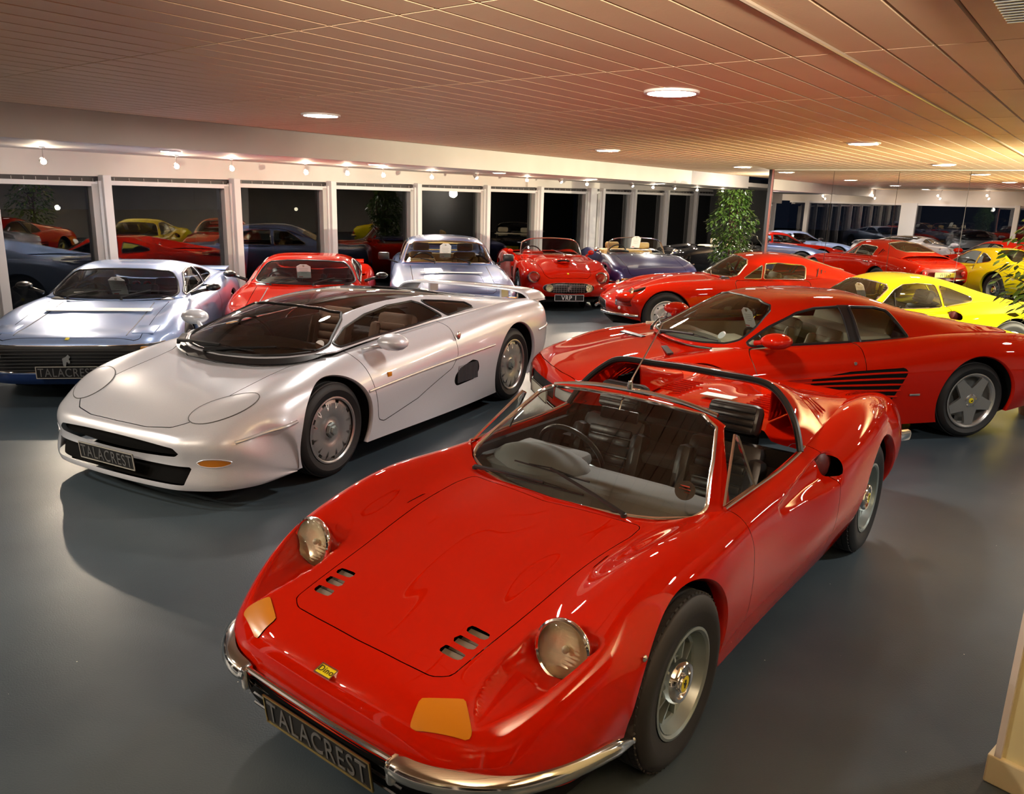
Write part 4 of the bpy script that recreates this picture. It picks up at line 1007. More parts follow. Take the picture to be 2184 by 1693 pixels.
    # wipers
    pass
    wiper(car,(-.335,.335,.700),(-.405,-.075,.785),(.01,1,-.01),blackm,.40,r=.007)
    wiper(car,(-.37,-.48,.702),(-.345,-.07,.738),(-.03,1,.02),blackm,.40,r=.007)
    wheels(car,'dino',[(0,.800,.320,.196,.20,hero),(-2.34,.812,.326,.196,.205,hero)])
    return car
def dino_targa(car,pm,h):
    """roll-over hoop, sail panels and upright rear window of the open car"""
    S=Shell(); rows=[]
    # hoop profile columns: belt outside -> top outside -> top -> centre
    def r(x0,x1,x2,x3,yb,zb,ym,zm,yt,zt,yc,zc,zcen): return [(x0,yb,zb),(x1,ym,zm),(x2,yt,zt),(x3,yc,zc),(x3,yc*.55,zcen-.006),(x3,0,zcen)]
    rows=[r(-1.44,-1.50,-1.545,-1.55,.675,.785,.595,.93,.50,1.03,.42,1.066,1.083),
          r(-1.60,-1.62,-1.63,-1.63,.675,.815,.60,.93,.515,1.022,.43,1.062,1.082),
          r(-1.78,-1.76,-1.74,-1.70,.670,.84,.60,.925,.515,1.002,.43,1.046,1.075)]
    rows=[q+[(x,-y,z) for x,y,z in q[-2::-1]] for q in rows]
    S.grid(rows,'hoop',h,flip=True); o=S.build('hoop','rollover_hoop',pm,car,thick=.02)
    # black rubber seal along front edge
    fr=bez([(-1.43,-.67,.79),(-1.495,-.60,.93),(-1.54,-.50,1.03),(-1.545,-.43,1.068),(-1.545,-.22,1.08),(-1.545,0,1.085),(-1.545,.22,1.08),(-1.545,.43,1.068),(-1.54,.50,1.03),(-1.495,.60,.93),(-1.43,.67,.79)],60)
    tube_obj(o,'hoop_seal',fr,.017,blackm)
    for s in(1,-1):
        S=Shell(); b=lambda *p:[(p[i],s*p[i+1],p[i+2]) for i in range(0,len(p),3)]
        rows=[b(-1.76,.672,.835,-1.75,.60,.925,-1.735,.515,1.002,-1.72,.44,1.044,-1.74,.40,1.02,-1.76,.385,.90,-1.77,.38,.82),
              b(-1.95,.664,.85,-1.94,.595,.905,-1.93,.52,.955,-1.92,.45,.985,-1.93,.415,.965,-1.94,.40,.88,-1.94,.395,.82),
              b(-2.15,.650,.865,-2.15,.585,.893,-2.15,.52,.915,-2.15,.46,.925,-2.15,.43,.91,-2.15,.415,.86,-2.15,.41,.82),
              b(-2.42,.62,.86,-2.42,.57,.866,-2.42,.52,.87,-2.42,.47,.868,-2.42,.445,.86,-2.42,.43,.84,-2.42,.425,.81)]
        S.grid(rows,'sail',h,flip=s>0)
        for k in range(3):
            xx=-1.83-.05*k; S.cut('sail',lambda V,xx=xx:np.maximum(np.abs(V[:,0]-xx)-.011,np.abs(np.abs(V[:,1])-.575)-.047))
        S.build('sail','sail_panel',pm,car,thick=.008)
        w=MB(); w.box((-1.88,s*.545,.885),(.2,.02,.06)); w.build('sail_vent_backing',blackmatt,car,smooth=False)
    # bulkhead and rear glass
    b=MB(); b.box((-1.60,0,.80),(.02,.80,.14)); b.build('rear_bulkhead',blackm,car,smooth=False)
    g=mesh('rear_window',[(-1.60,-.40,.86),(-1.60,.40,.86),(-1.62,.38,1.03),(-1.62,-.38,1.03)],[(0,1,2,3)],car_glass,car,smooth=False)
    for s in(1,-1):
        for k in range(7): b=MB(); b.box((-1.92-.05*k,s*.27,.853),(.016,.14,.010),Ry(-.5),bev=.003); b.build('deck_louvre',pm,car)
    b=MB(); b.box((-1.95,.02,.862),(.10,.19,.003),Ry(-.05)); b.build('paper_notice',white_card,car,smooth=False)
# ---------------------------------------------------------------- generic closed / open car
def B3(*p): return [(p[i],p[i+1],p[i+2]) for i in range(0,len(p),3)]
def mirror_rows(rows): return [list(r)+[(x,-y,z) for x,y,z in r[-2::-1]] for r in rows]
def mpoly(half): 
    """half outline (y>=0, first and last on the centre line) -> full outline"""
    return half+[(x,-y) for x,y in half[-2:0:-1]]
def surf_y(S,x,z,s,names=None):
    V=S.V[::2] if len(S.V)>60000 else S.V
    m=(V[:,1]*s>.45); W=V[m]; d=np.hypot(W[:,0]-x,W[:,2]-z); k=np.argsort(d)[:4]; w=1/(d[k]+1e-4); return float((W[k,1]*w).sum()/w.sum())
def surf_z(S,x,y):
    V=S.V; d=np.hypot(V[:,0]-x,V[:,1]-y)-(V[:,2]>.4)*.0; d=d+(V[:,2]<.38)*9; k=np.argsort(d)[:4]; w=1/(d[k]+1e-4); return float((V[k,2]*w).sum()/w.sum())
def strip_along(S,parent,name,x0,z0,x1,z1,mat,r=.008,n=16,flat=1,out=.003):
    for s in(1,-1):
        P=[]
        for i in range(n+1):
            x=x0+(x1-x0)*i/n;z=z0+(z1-z0)*i/n; P.append((x,surf_y(S,x,z,s)+s*out,z))
        P=bez(P[::3]+([P[-1]] if n%3 else []),n*2); tube_obj(parent,name,P,r,mat,flat=flat)
def glaze(S,car,src,specs):
    """specs: (fn, part name, glass material, trim material, trim radius)"""
    for fn,nm,gm,tm,tr in specs:
        S.cut(src,fn,'_g'); Ls=S.loop_pts('_g'); F=S.P.pop('_g',[])
        both=nm in('windscreen','rear_window','roof_glass')
        for s in((0,) if both else (1,-1)):
            S.P['_t']=[f for f in F if both or S.V[f[0]][1]*s>0]; o=S.build('_t',nm,gm,car)
            if o and tm:
                b=MB()
                for l in Ls:
                    if both or l[0].y*s>0:b.tube(l,tr,6,True)
                b.build(nm+'_trim',tm,o)
    S.P.pop('_t',None)
def split_lr(S,car,src,name,mat):
    F=S.P.get(src,[])
    for s in(1,-1):
        S.P['_t']=[f for f in F if S.V[f[0]][1]*s>0]; S.build('_t',name,mat,car)
    S.P.pop('_t',None)
def generic(name,label,pose,pm,rows,dome,h,arches,hole,panels=(),doors=(),patches=(),windows=(),liner=(.74,.45),under=(.8,-3.2,.72,.17),cr_j=(),deform=None,group=None,roof='roof',roofmat=None,domepatch=(),flags=None,cr_i=()):
    car=empty(name,(pose[0],pose[1],0),pose[2],label,'car',group); S=Shell()
    S.grid(full(rows),'body',h,cr_i=cr_i,flip=True)
    if deform: S.V=deform(S.V)
    for a in arches:S.cut('body',circ(*a))
    if hole:S.cut('body',plan(mpoly(hole),0,.55,mirror=False))
    g=.003
    for fn,nm,mat,off,rim in patches: flush_patch(S,'body',fn,car,nm,mat,off,rim)
    for fn,nm in panels: S.cut('body',fn,nm,g); S.build(nm,nm,pm,car); del S.P[nm]
    for fn in doors:
        S.cut('body',fn,'door_',g); split_lr(S,car,'door_','door',pm); del S.P['door_']
    S.build('body','body',pm,car); arch_finish(S,car,arches,pm,depth=.03,inner=liner[1]); wheel_house(car,arches,*liner); underside(car,*under)
    if dome:
        S.grid(mirror_rows(dome),'dome',h,flip=True)
        glaze(S,car,'dome',windows)
        for fn,nm,mat in domepatch:
            S.cut('dome',fn,'_q')
            if nm=='door_pillar': split_lr(S,car,'_q',nm,mat)
            else: S.build('_q',nm,mat,car)
            S.P.pop('_q',None)
        S.build('dome',roof,roofmat or pm,car,thick=.012)
    return car,S
def fpoly(half): return half+[(-y,z) for y,z in half[-2:0:-1]]
def badge(parent,x,z,tilt,mat=yellow_badge,s=.04,y=0):
    b=MB(); b.box((x,y,z),(s,s*.8,.005),Ry(tilt),bev=.0015); return b.build('bonnet_badge',mat,parent,smooth=False)
# ---------------- silver supercar
def build_silver(pose,h=.02):
    pm=silver
    rows=[fan(1.055,.145,.40,.925,.145,n=3.1),
      fan(1.060,.175,.39,.935,.150,n=3.1),
      fan(1.030,.30,.38,.935,.155,n=3.1),
      fan(1.045,.40,.375,.94,.160,n=3.0,lift=-.01),
      fan(1.025,.465,.37,.945,.165,n=2.9,lift=-.015),
      [(.365,.95,.17),(.49,.94,.335),(.63,.90,.44),(.75,.83,.50),(.85,.71,.512),(.925,.52,.505),(.965,.26,.50),(.975,0,.50)],
      [(.355,.955,.17),(.44,.97,.38),(.53,.945,.50),(.60,.87,.585),(.67,.75,.615),(.71,.56,.605),(.73,.28,.598),(.73,0,.598)],
      st(.37,.95,.17,.982,.40,.968,.54,.905,.655,.77,.70,.58,.69,.28,.685,0,.685),
      st(.0,.95,.165,.985,.40,.975,.57,.91,.70,.78,.765,.60,.76,.28,.765,0,.77),
      st(-.42,.95,.16,.978,.41,.972,.60,.90,.745,.765,.815,.60,.82,.28,.83,0,.83),
      st(-.95,.955,.15,.955,.40,.965,.63,.89,.78,.755,.855,.60,.86,.28,.86,0,.86),
      st(-1.5,.955,.14,.955,.40,.975,.68,.90,.82,.77,.885,.62,.89,.28,.89,0,.89),
      st(-2.1,.955,.14,.985,.42,.99,.70,.93,.85,.81,.92,.64,.93,.28,.93,0,.93),
      st(-2.64,.955,.16,.995,.44,1.0,.72,.945,.875,.82,.945,.66,.945,.28,.94,0,.94),
      st(-3.1,.92,.20,.98,.45,.985,.71,.93,.865,.81,.935,.66,.93,.28,.92,0,.92),
      st(-3.48,.84,.25,.90,.46,.905,.69,.86,.83,.75,.90,.62,.89,.28,.88,0,.88,sw=-.02),
      st(-3.70,.72,.28,.76,.46,.765,.66,.73,.77,.65,.83,.55,.82,.28,.82,0,.82,sw=-.08),
      st(-3.74,.66,.28,.70,.40,.70,.50,.66,.55,.60,.58,.5,.58,.28,.58,0,.58,sw=-.08)]
    def deform(V):
        x,y,z=V.T.copy(); ay=abs(y)
        # stepped vents ahead of the screen
        for k,(xa,dep) in enumerate(((.475,.022),(.30,.020))):
            e=xa-.50*(ay/.72)**2.2; t=smooth01((e-x)/.035)*smooth01((.70-ay)/.10)*smooth01((x+.20)/.2)*(z>.5); z=z-dep*t
        # side scoop
        tx=np.clip((-.58-x)/1.0,0,1); hw=.02+.085*tx; dz=(z-(.262+.165*tx))/hw
        m=smooth01((1-abs(dz))/.5)*np.where(x>-1.72,1,smooth01((x+2.02)/.22))*(ay>.6)*(x<-.58); y=y-np.sign(y)*m*(.01+.080*tx)
        # door waist tuck
        m=smooth01((z-.20)/.1)*smooth01((.50-z)/.12)*smooth01((-.45-x)/.3)*smooth01((x+1.5)/.5); y=y-np.sign(y)*m*.03*(ay>.6)
        # lower intake hollow
        return np.stack([x,y,z],1)
    aF=(0,.335,.385);aR=(-2.64,.36,.415)
    hole=[(.13,0),(.09,.30),(.0,.50),(-.10,.63),(-.22,.735),(-.9,.735),(-1.6,.75),(-2.0,.70),(-2.3,.5),(-2.35,0)]
    bon=[(.985,0),(.978,.26),(.935,.44),(.87,.525),(.80,.545),(.50,.555),(.20,.56),(-.05,.585),(-.08,.61),(.0,.54),(.12,.34),(.16,0)]
    hl=[(.680+.215*math.cos(a)*math.cos(-.685)-.128*math.sin(a)*math.sin(-.685),.630+.215*math.cos(a)*math.sin(-.685)+.128*math.sin(a)*math.cos(-.685)) for a in [2*PI*i/30 for i in range(30)]]
    slot=lambda poly,r,xm=.3:front(fpoly(poly),r,xmin=xm,mirror=False)
    def grille_up(V): 
        y=np.abs(V[:,1]); zt=.432-.028*(y/.55)**2; zb=.336+.018*(y/.55)**2; return np.maximum.reduce([V[:,2]-zt,zb-V[:,2],y-.57,.62-V[:,0],(y-.50)*.8+abs(V[:,2]-.375)-.052])
    def grille_lo(V):
        y=np.abs(V[:,1]); return np.maximum.reduce([V[:,2]-.292,.180-V[:,2],y-.60-.3*(V[:,2]-.18),.60-V[:,0]])
    indic=lambda s:(lambda V:np.maximum.reduce([np.hypot((V[:,1]*s-.745)/.085,(V[:,2]-.318)/.026)-1,.3-V[:,0]]))
    door=[(-.335,.83),(-.37,.70),(-.44,.42),(-.46,.31),(-.53,.285),(-1.0,.36),(-1.48,.52),(-1.56,.62),(-1.55,.78),(-1.60,.905),(-1.2,.88),(-.7,.86)]
    dome=[B3(-.27,.745,.835,-.20,.705,.825,-.12,.635,.812,-.01,.52,.796,.09,.30,.782,.13,0,.778),
      B3(-.56,.748,.855,-.47,.685,.885,-.38,.605,.900,-.29,.50,.918,-.235,.28,.930,-.22,0,.932),
      B3(-.92,.750,.872,-.84,.655,.945,-.76,.555,.988,-.68,.46,1.03,-.63,.26,1.050,-.62,0,1.052),
      B3(-1.25,.757,.885,-1.18,.645,.98,-1.12,.53,1.045,-1.07,.44,1.082,-1.05,.25,1.112,-1.05,0,1.118),
      B3(-1.65,.775,.905,-1.62,.66,.99,-1.58,.53,1.055,-1.56,.43,1.092,-1.55,.24,1.122,-1.55,0,1.128),
      B3(-2.08,.80,.93,-2.08,.70,.975,-2.05,.58,1.025,-2.03,.46,1.055,-2.02,.24,1.078,-2.02,0,1.082),
      B3(-2.55,.81,.95,-2.55,.72,.962,-2.53,.62,.975,-2.52,.50,.99,-2.5,.26,1.005,-2.5,0,1.008),
      B3(-3.0,.80,.935,-3.0,.72,.938,-3.0,.63,.94,-3.0,.50,.94,-3.0,.26,.935,-3.0,0,.935)]
    ws=front(fpoly([(0,.79),(.28,.797),(.50,.812),(.62,.828),(.665,.85),(.60,.905),(.50,1.0),(.445,1.038),(.28,1.055),(0,1.06)]),.02,xmin=-.80,mirror=False)
    def roofp(V): return np.maximum.reduce([np.abs(V[:,1])-.465-.02*np.clip((-V[:,0]-1.2),0,1),V[:,0]+.62,-2.15-V[:,0]])
    sidew=side([(-.33,.858),(-.55,.945),(-.85,1.010),(-1.15,1.047),(-1.50,1.052),(-1.55,1.035),(-1.66,.925),(-1.2,.895),(-.7,.876)],.012,.50)
    qw=side([(-1.60,1.045),(-1.90,1.022),(-2.10,.995),(-2.18,.965),(-2.05,.948),(-1.73,.925)],.02,.5)
    car,S=generic('supercar','',pose,pm,rows,dome,h,[aF,aR],hole,
      panels=[(lambda V:np.maximum.reduce([plan(mpoly(bon),.03,.42,mirror=False)(V)]),'bonnet')]+[],
      doors=[side(door,.05,.55)],
      patches=[(grille_up,'upper_grille_void',blackmatt,-.03,None),(grille_lo,'lower_intake_void',blackmatt,-.03,None),
               (lambda V:plan(hl,0,.45)(V),'headlight_cover',pm,.002,principled('seam_dark',(.10,.10,.10),.6)),
               (indic(1),'indicator',amber,.002,silver),(indic(-1),'indicator',amber,.002,silver),
               (side([(-1.53,.36),(-1.60,.345),(-1.86,.36),(-1.93,.43),(-1.90,.52),(-1.80,.545),(-1.62,.50),(-1.55,.45)],.06,.6),'side_intake',blackmatt,-.01,None)],
      windows=[(ws,'windscreen',car_glass_dark,blackm,.012),(sidew,'door_window',car_glass_dark,blackm,.010),(qw,'quarter_window',car_glass_dark,blackm,.010),(plan(mpoly([(-2.1,0),(-2.12,.38),(-2.9,.36),(-2.92,0)]),.04,.8,mirror=False),'rear_window',car_glass_dark,blackm,.008)],
      domepatch=[(roofp,'roof_panel',car_glass_dark)],roof='roof_frame',liner=(.86,.50),under=(.95,-3.55,.86,.135))
    car['label']='low silver supercar with black glass roof, beside the red open car'; 
    # engine of the screen base: black cowl
    b=MB(); V=[];F=[]; P0=[(.13,0,.778),(.09,.30,.782),(-.01,.52,.796),(-.12,.635,.812),(-.20,.705,.825)]; P1=[(.185,0,.745),(.14,.32,.750),(.03,.56,.765),(-.08,.68,.790),(-.17,.73,.82)]
    A=bez(P0+[],18);Bq=bez(P1,18)
    for s in(1,-1):
        base=len(V); V+=[(p.x,p.y*s,p.z+.004) for p in A]+[(p.x,p.y*s,p.z+.006) for p in Bq]; n=19
        F+=[(base+i,base+i+1,base+n+i+1,base+n+i) for i in range(18)]
    mesh('cowl',V,F,blackm,car)
    strip_along(S,car,'side_moulding',-.33,.555,-2.17,.625,silver_trim,.010); strip_along(S,car,'side_moulding',.80,.44,.41,.505,silver_trim,.012,out=.004); strip_along(S,car,'side_moulding',-3.10,.64,-3.48,.655,silver_trim,.010)
    for s in(1,-1):
        for k in range(16): b=MB(); b.box((-1.585-.02*k,s*(abs(surf_y(S,-1.585-.02*k,.445,s))+.004),.445),(.006,.012,.15)); b.build('intake_slat',principled('slat_grey',(.09,.09,.10),.4),car,smooth=False)
    for s in (1,-1):
        b=MB(); b.box((-.60,s*(abs(surf_y(S,-.60,.63,s))+.0),.63),(.05,.02,.035),bev=.005); b.build('side_repeater',amber,car)
        b=MB(); b.ball((-1.57,s*.975,.79),(.035,.012,.035),14); b.build('door_handle',satin,car)
    for s in (1,-1):
        door_mirror(car,(-.56,s*1.03,.885),s,pm,(.10,.25,.13),stem=(-.45,s*.83,.82))
    # wing
    V=[];F=[]; st_=[(-.80,.935,.0),(-.74,.985,.02),(-.60,1.01,.03),(0,1.02,.03),(.60,1.01,.03),(.74,.985,.02),(.80,.935,0)]
    ys=[-.83,-.78,-.66,-.3,0,.3,.66,.78,.83]; zs=[.90,.965,1.0,1.012,1.014,1.012,1.0,.965,.90]
    pts=bez([(0,y,z) for y,z in zip(ys,zs)],40); pr=[(-3.18,-.006),(-3.24,.012),(-3.36,.014),(-3.52,.004),(-3.60,-.012),(-3.52,-.012),(-3.36,-.012),(-3.24,-.014)]
    for p in pts: V+=[(a-.10*(1-abs(p.y)/.83)**.5*0+.0,p.y,p.z+b_) for a,b_ in pr]
    k=len(pr)
    for i in range(len(pts)-1):
        for j in range(k): F.append((i*k+j,i*k+(j+1)%k,(i+1)*k+(j+1)%k,(i+1)*k+j))
    mesh('rear_wing',V,F,pm,car)
    for s in(1,-1): b=MB(); b.box((-3.35,s*.45,.955),(.16,.02,.10)); b.build('wing_strut',pm,car)
    number_plate(car,'TALACREST',1.078,.288,tilt=-.10,edge=principled('pale_edge',(.5,.48,.42),.4))
    number_plate(car,'',-3.80,.50,front=False,back=plate_yellow,edge=blackm)
    interior(car,-.15,-1.75,.66,.16,.83,leather_brown,-1.15,.36,dash=dash_grey,dx=-.28,dz=.83,seaty=.34,rhd=True,hr=None,sh=.66)
    b=MB(); b.ball((-.24,0,.80),(.30,.62,.05),20); b.build('dash_top',dash_grey,car,auto=False)
    wiper(car,(.02,-.55,.80),(.045,-.08,.825),(-.02,1,.0),blackm,.66,r=.010); wiper(car,(.12,-.16,.785),(-.07,.36,.835),(-.35,1,.04),blackm,.66,r=.010)
    b=MB(); b.disc((-.255,.60,.868),(.8,.3,.6),.034,20,ry=.034); b.build('tax_disc',white_card,car)
    for s in(1,-1):
        b=MB(); b.box((-3.74,s*.46,.66),(.02,.36,.09),bev=.006); b.build('tail_light',redlens,car)
    wheels(car,'jag',[(0,.925,.335,.232,.255,False),(-2.64,.945,.352,.242,.32,False)])
    return car
# ---------------- red flat-twelve coupe with side strakes
def build_strake(pose,h=.022):
    pm=red
    rows=[fan(.98,.17,.40,.915,.17,n=3.2),fan(1.05,.22,.39,.925,.175,n=3.2),fan(1.07,.34,.38,.93,.18,n=3.1),fan(1.06,.44,.375,.935,.185,n=3.0),fan(1.02,.50,.37,.935,.19,n=2.9),
      [(.355,.94,.19),(.44,.945,.37),(.53,.925,.48),(.60,.865,.56),(.66,.76,.595),(.70,.57,.59),(.72,.28,.59),(.72,0,.59)],
      st(.36,.935,.185,.955,.39,.945,.53,.885,.645,.77,.685,.57,.665,.28,.665,0,.665),
      st(.0,.925,.175,.957,.39,.95,.56,.89,.69,.78,.745,.58,.725,.28,.725,0,.725),
      st(-.40,.925,.16,.955,.38,.95,.57,.89,.715,.79,.785,.63,.785,.28,.785,0,.785),
      st(-.95,.93,.15,.945,.37,.955,.60,.895,.745,.80,.81,.65,.81,.28,.81,0,.81),
      st(-1.55,.95,.15,.965,.37,.975,.62,.915,.765,.82,.835,.66,.84,.28,.85,0,.85),
      st(-2.1,.965,.16,.995,.39,1.0,.65,.95,.80,.85,.875,.68,.89,.28,.90,0,.90),
      st(-2.55,.965,.18,1.005,.41,1.005,.67,.955,.825,.85,.90,.68,.91,.28,.92,0,.92),
      st(-2.98,.94,.24,.99,.43,.99,.66,.94,.81,.83,.89,.67,.89,.28,.90,0,.90),
      st(-3.32,.88,.29,.935,.44,.94,.64,.89,.77,.79,.85,.64,.855,.28,.86,0,.86,sw=-.02),
      st(-3.44,.84,.30,.89,.44,.89,.60,.85,.72,.75,.80,.62,.81,.28,.81,0,.81,sw=-.04),
      st(-3.45,.82,.30,.86,.36,.86,.40,.82,.43,.72,.45,.6,.46,.28,.46,0,.46,sw=-.04)]
    def deform(V):
        x,y,z=V.T.copy(); ay=abs(y)
        tx=np.clip((-.45-x)/1.35,0,1); zt=.53+.135*tx; zb=.46-.11*tx
        m=smooth01((zt-z)/.02)*smooth01((z-zb)/.03)*smooth01((-.45-x)/.1)*smooth01((x+1.90)/.07)*(ay>.6); y=y-np.sign(y)*m*.085*tx
        return np.stack([x,y,z],1)
    aF=(0,.33,.375);aR=(-2.55,.345,.395)
    hole=[(-.10,0),(-.13,.3),(-.18,.52),(-.28,.66),(-.40,.745),(-1.0,.77),(-1.6,.78),(-1.98,.76),(-2.02,.5),(-2.05,0)]
    dome=[B3(-.40,.765,.795,-.34,.715,.795,-.26,.64,.787,-.16,.50,.780,-.08,.27,.774,-.06,0,.771),
      B3(-.66,.768,.808,-.61,.685,.872,-.56,.60,.903,-.50,.48,.923,-.45,.27,.933,-.43,0,.936),
      B3(-1.0,.772,.82,-.97,.655,.965,-.93,.56,1.025,-.88,.455,1.062,-.85,.25,1.085,-.84,0,1.09),
      B3(-1.30,.776,.828,-1.29,.655,.985,-1.27,.56,1.058,-1.25,.46,1.10,-1.24,.25,1.125,-1.24,0,1.13),
      B3(-1.65,.782,.838,-1.66,.655,.985,-1.66,.555,1.055,-1.66,.45,1.098,-1.66,.24,1.122,-1.66,0,1.128),
      B3(-2.02,.79,.862,-2.02,.665,.96,-2.02,.565,1.01,-2.02,.46,1.04,-1.95,.3,1.07,-1.85,0,1.10),
      B3(-2.45,.80,.893,-2.45,.70,.93,-2.45,.62,.955,-2.45,.53,.965,-2.2,.40,.95,-2.02,0,.97),
      B3(-2.95,.78,.895,-2.95,.71,.905,-2.95,.65,.91,-2.93,.58,.905,-2.4,.45,.90,-2.12,0,.89)]
    zq=lambda z:.80+(z-.80)*1.2 if z>.80 else z
    dome=[[(x,y,zq(z)) for x,y,z in r] for r in dome]; Q=lambda P:[(x,zq(z)) for x,z in P]
    ws=front(fpoly(Q([(0,.785),(.27,.79),(.50,.80),(.64,.812),(.668,.835),(.60,.92),(.50,1.02),(.44,1.052),(.27,1.075),(0,1.08)])),.02,xmin=-.92,mirror=False)
    dw=side(Q([(-.47,.815),(-.70,.922),(-.98,1.015),(-1.15,1.045),(-1.39,1.056),(-1.40,.822)]),.015,.5)
    qw=side(Q([(-1.49,.828),(-1.48,1.055),(-1.74,1.048),(-1.86,1.025),(-1.95,.855)]),.015,.5)
    bon=[(.98,0),(.97,.30),(.93,.60),(.80,.72),(.30,.70),(-.20,.66),(-.24,.55),(-.10,.30),(-.05,0)]
    door=[(-.42,.79),(-.47,.60),(-.48,.24),(-.56,.20),(-1.34,.22),(-1.42,.30),(-1.45,.60),(-1.44,.84),(-1.0,.822)]
    lampf=lambda s:(lambda V:np.maximum.reduce([abs(V[:,1]*s-.60)-.21,abs(V[:,2]-.385)-.042,.3-V[:,0]]))
    car,S=generic('coupe','',pose,pm,rows,dome,h,[aF,aR],hole,
      panels=[(plan(mpoly(bon),.05,.4,mirror=False),'bonnet')],doors=[side(door,.05,.55)],
      patches=[(lampf(1),'front_lamp',principled('clear_lamp',(.55,.55,.50),.2),.0,blackm),(lampf(-1),'front_lamp',principled('clear_lamp',(.55,.55,.50),.2),.0,blackm),
        (lambda V:np.maximum.reduce([abs(V[:,1])-.36,abs(V[:,2]-.37)-.06,.7-V[:,0]]),'nose_grille',blackm,-.01,None),
        (lambda V:np.maximum.reduce([abs(V[:,1])-.80,abs(V[:,2]-.235)-.03,.6-V[:,0]]),'lower_intake',blackmatt,-.02,None),
        (side([(-.95,.565),(-1.30,.625),(-1.80,.652),(-1.84,.62),(-1.72,.365),(-1.62,.355),(-1.25,.43),(-.95,.50)],.02,.6),'side_intake',blackmatt,-.005,None),
        (lambda V:np.maximum.reduce([abs(V[:,1])-.60,abs(V[:,2]-.63)-.10,V[:,0]+3.2]),'tail_grille',blackm,.002,None)],
      windows=[(ws,'windscreen',car_glass,blackm,.010),(dw,'door_window',car_glass,blackm,.012),(qw,'quarter_window',car_glass,blackm,.014)],
      domepatch=[(side(Q([(-1.38,.82),(-1.37,1.066),(-1.505,1.066),(-1.515,.823)]),.0,.5),'door_pillar',blackm)],liner=(.86,.50),under=(.95,-3.35,.86,.15))
    for k in range(5):
        z0=.560-.028*k; z1=.612-.052*k
        for s in(1,-1):
            P=bez([(-.70-.05*k,s*.958,z0),(-1.1,s*.966,z0*.6+z1*.4),(-1.5,s*.980,z0*.2+z1*.8),(-1.86+.025*k,s*.990,z1)],16); V=[];F=[]
            for p in P: V+=[p+Vector((0,-s*.006,.010)),p+Vector((0,s*.006,0)),p-Vector((0,s*.006,.010)),p-Vector((0,s*.05,0))]
            for i in range(16): F+=[(4*i+j,4*i+(j+1)%4,4*i+4+(j+1)%4,4*i+4+j) for j in range(4)]
            mesh('side_strake',V,F,pm,car)
    for s in(1,-1):
        door_mirror(car,(-.60,s*.955,.885),s,pm,(.13,.23,.13),stem=(-.50,s*.80,.845))
        b=MB(); b.box((-1.92,s*1.0,.42),(.10,.008,.018),bev=.003); b.build('side_lettering_bar',satin,car)
        b=MB(); b.lathe([(.001,.004),(.014,.004),(.016,-.004)],14,c=(-1.345,s*.955,.690)); b.build('door_lock',chrome,car)
    for s in(1,-1): b=MB(); b.box((.08,s*.40,.722),(.05,.34,.012),Rz(-.25*s)@Ry(.15)); b.build('bonnet_vent',blackm,car,smooth=False)
    number_plate(car,'',1.085,.30,back=principled('cream_plate',(.7,.66,.5),.5),edge=blackm)
    number_plate(car,'',-3.50,.56,front=False,back=plate_yellow,edge=blackm)
    interior(car,-.18,-2.0,.70,.16,.80,leather_cream,-1.10,.36,dash=leather_cream,dx=-.48,dz=.76,seaty=.36,rhd=False,hr=None,sh=.62,floor=leather_cream)
    b=MB(); b.ball((-.36,0,.735),(.24,.56,.05),20); b.build('dash_top',principled('sage_dash',(.30,.31,.25),.7),car,auto=False)
    b=MB(); b.box((-1.78,0,.80),(.36,1.2,.12),bev=.04); b.box((-1.96,0,.92),(.10,1.1,.24),Ry(-.25),bev=.04); b.build('rear_squab',leather_cream,car)
    wiper(car,(-.08,-.34,.782),(-.22,-.50,.845),(-.35,-1,.02),blackm,.46,r=.008); wiper(car,(-.07,-.10,.782),(-.18,.34,.830),(-.28,1,.02),blackm,.60,r=.009)
    b=MB(); b.disc((-.36,.50,.862),(.75,.2,.65),.038,20); b.build('tax_disc',white_card,car)
    b=MB(); b.box((-.93,0,1.045),(.02,.22,.06),Ry(-.3),bev=.008); b.build('interior_mirror',blackm,car)
    wheels(car,'star5',[(0,.915,.325,.232,.24,False),(-2.55,.945,.335,.238,.30,False)])
    return car
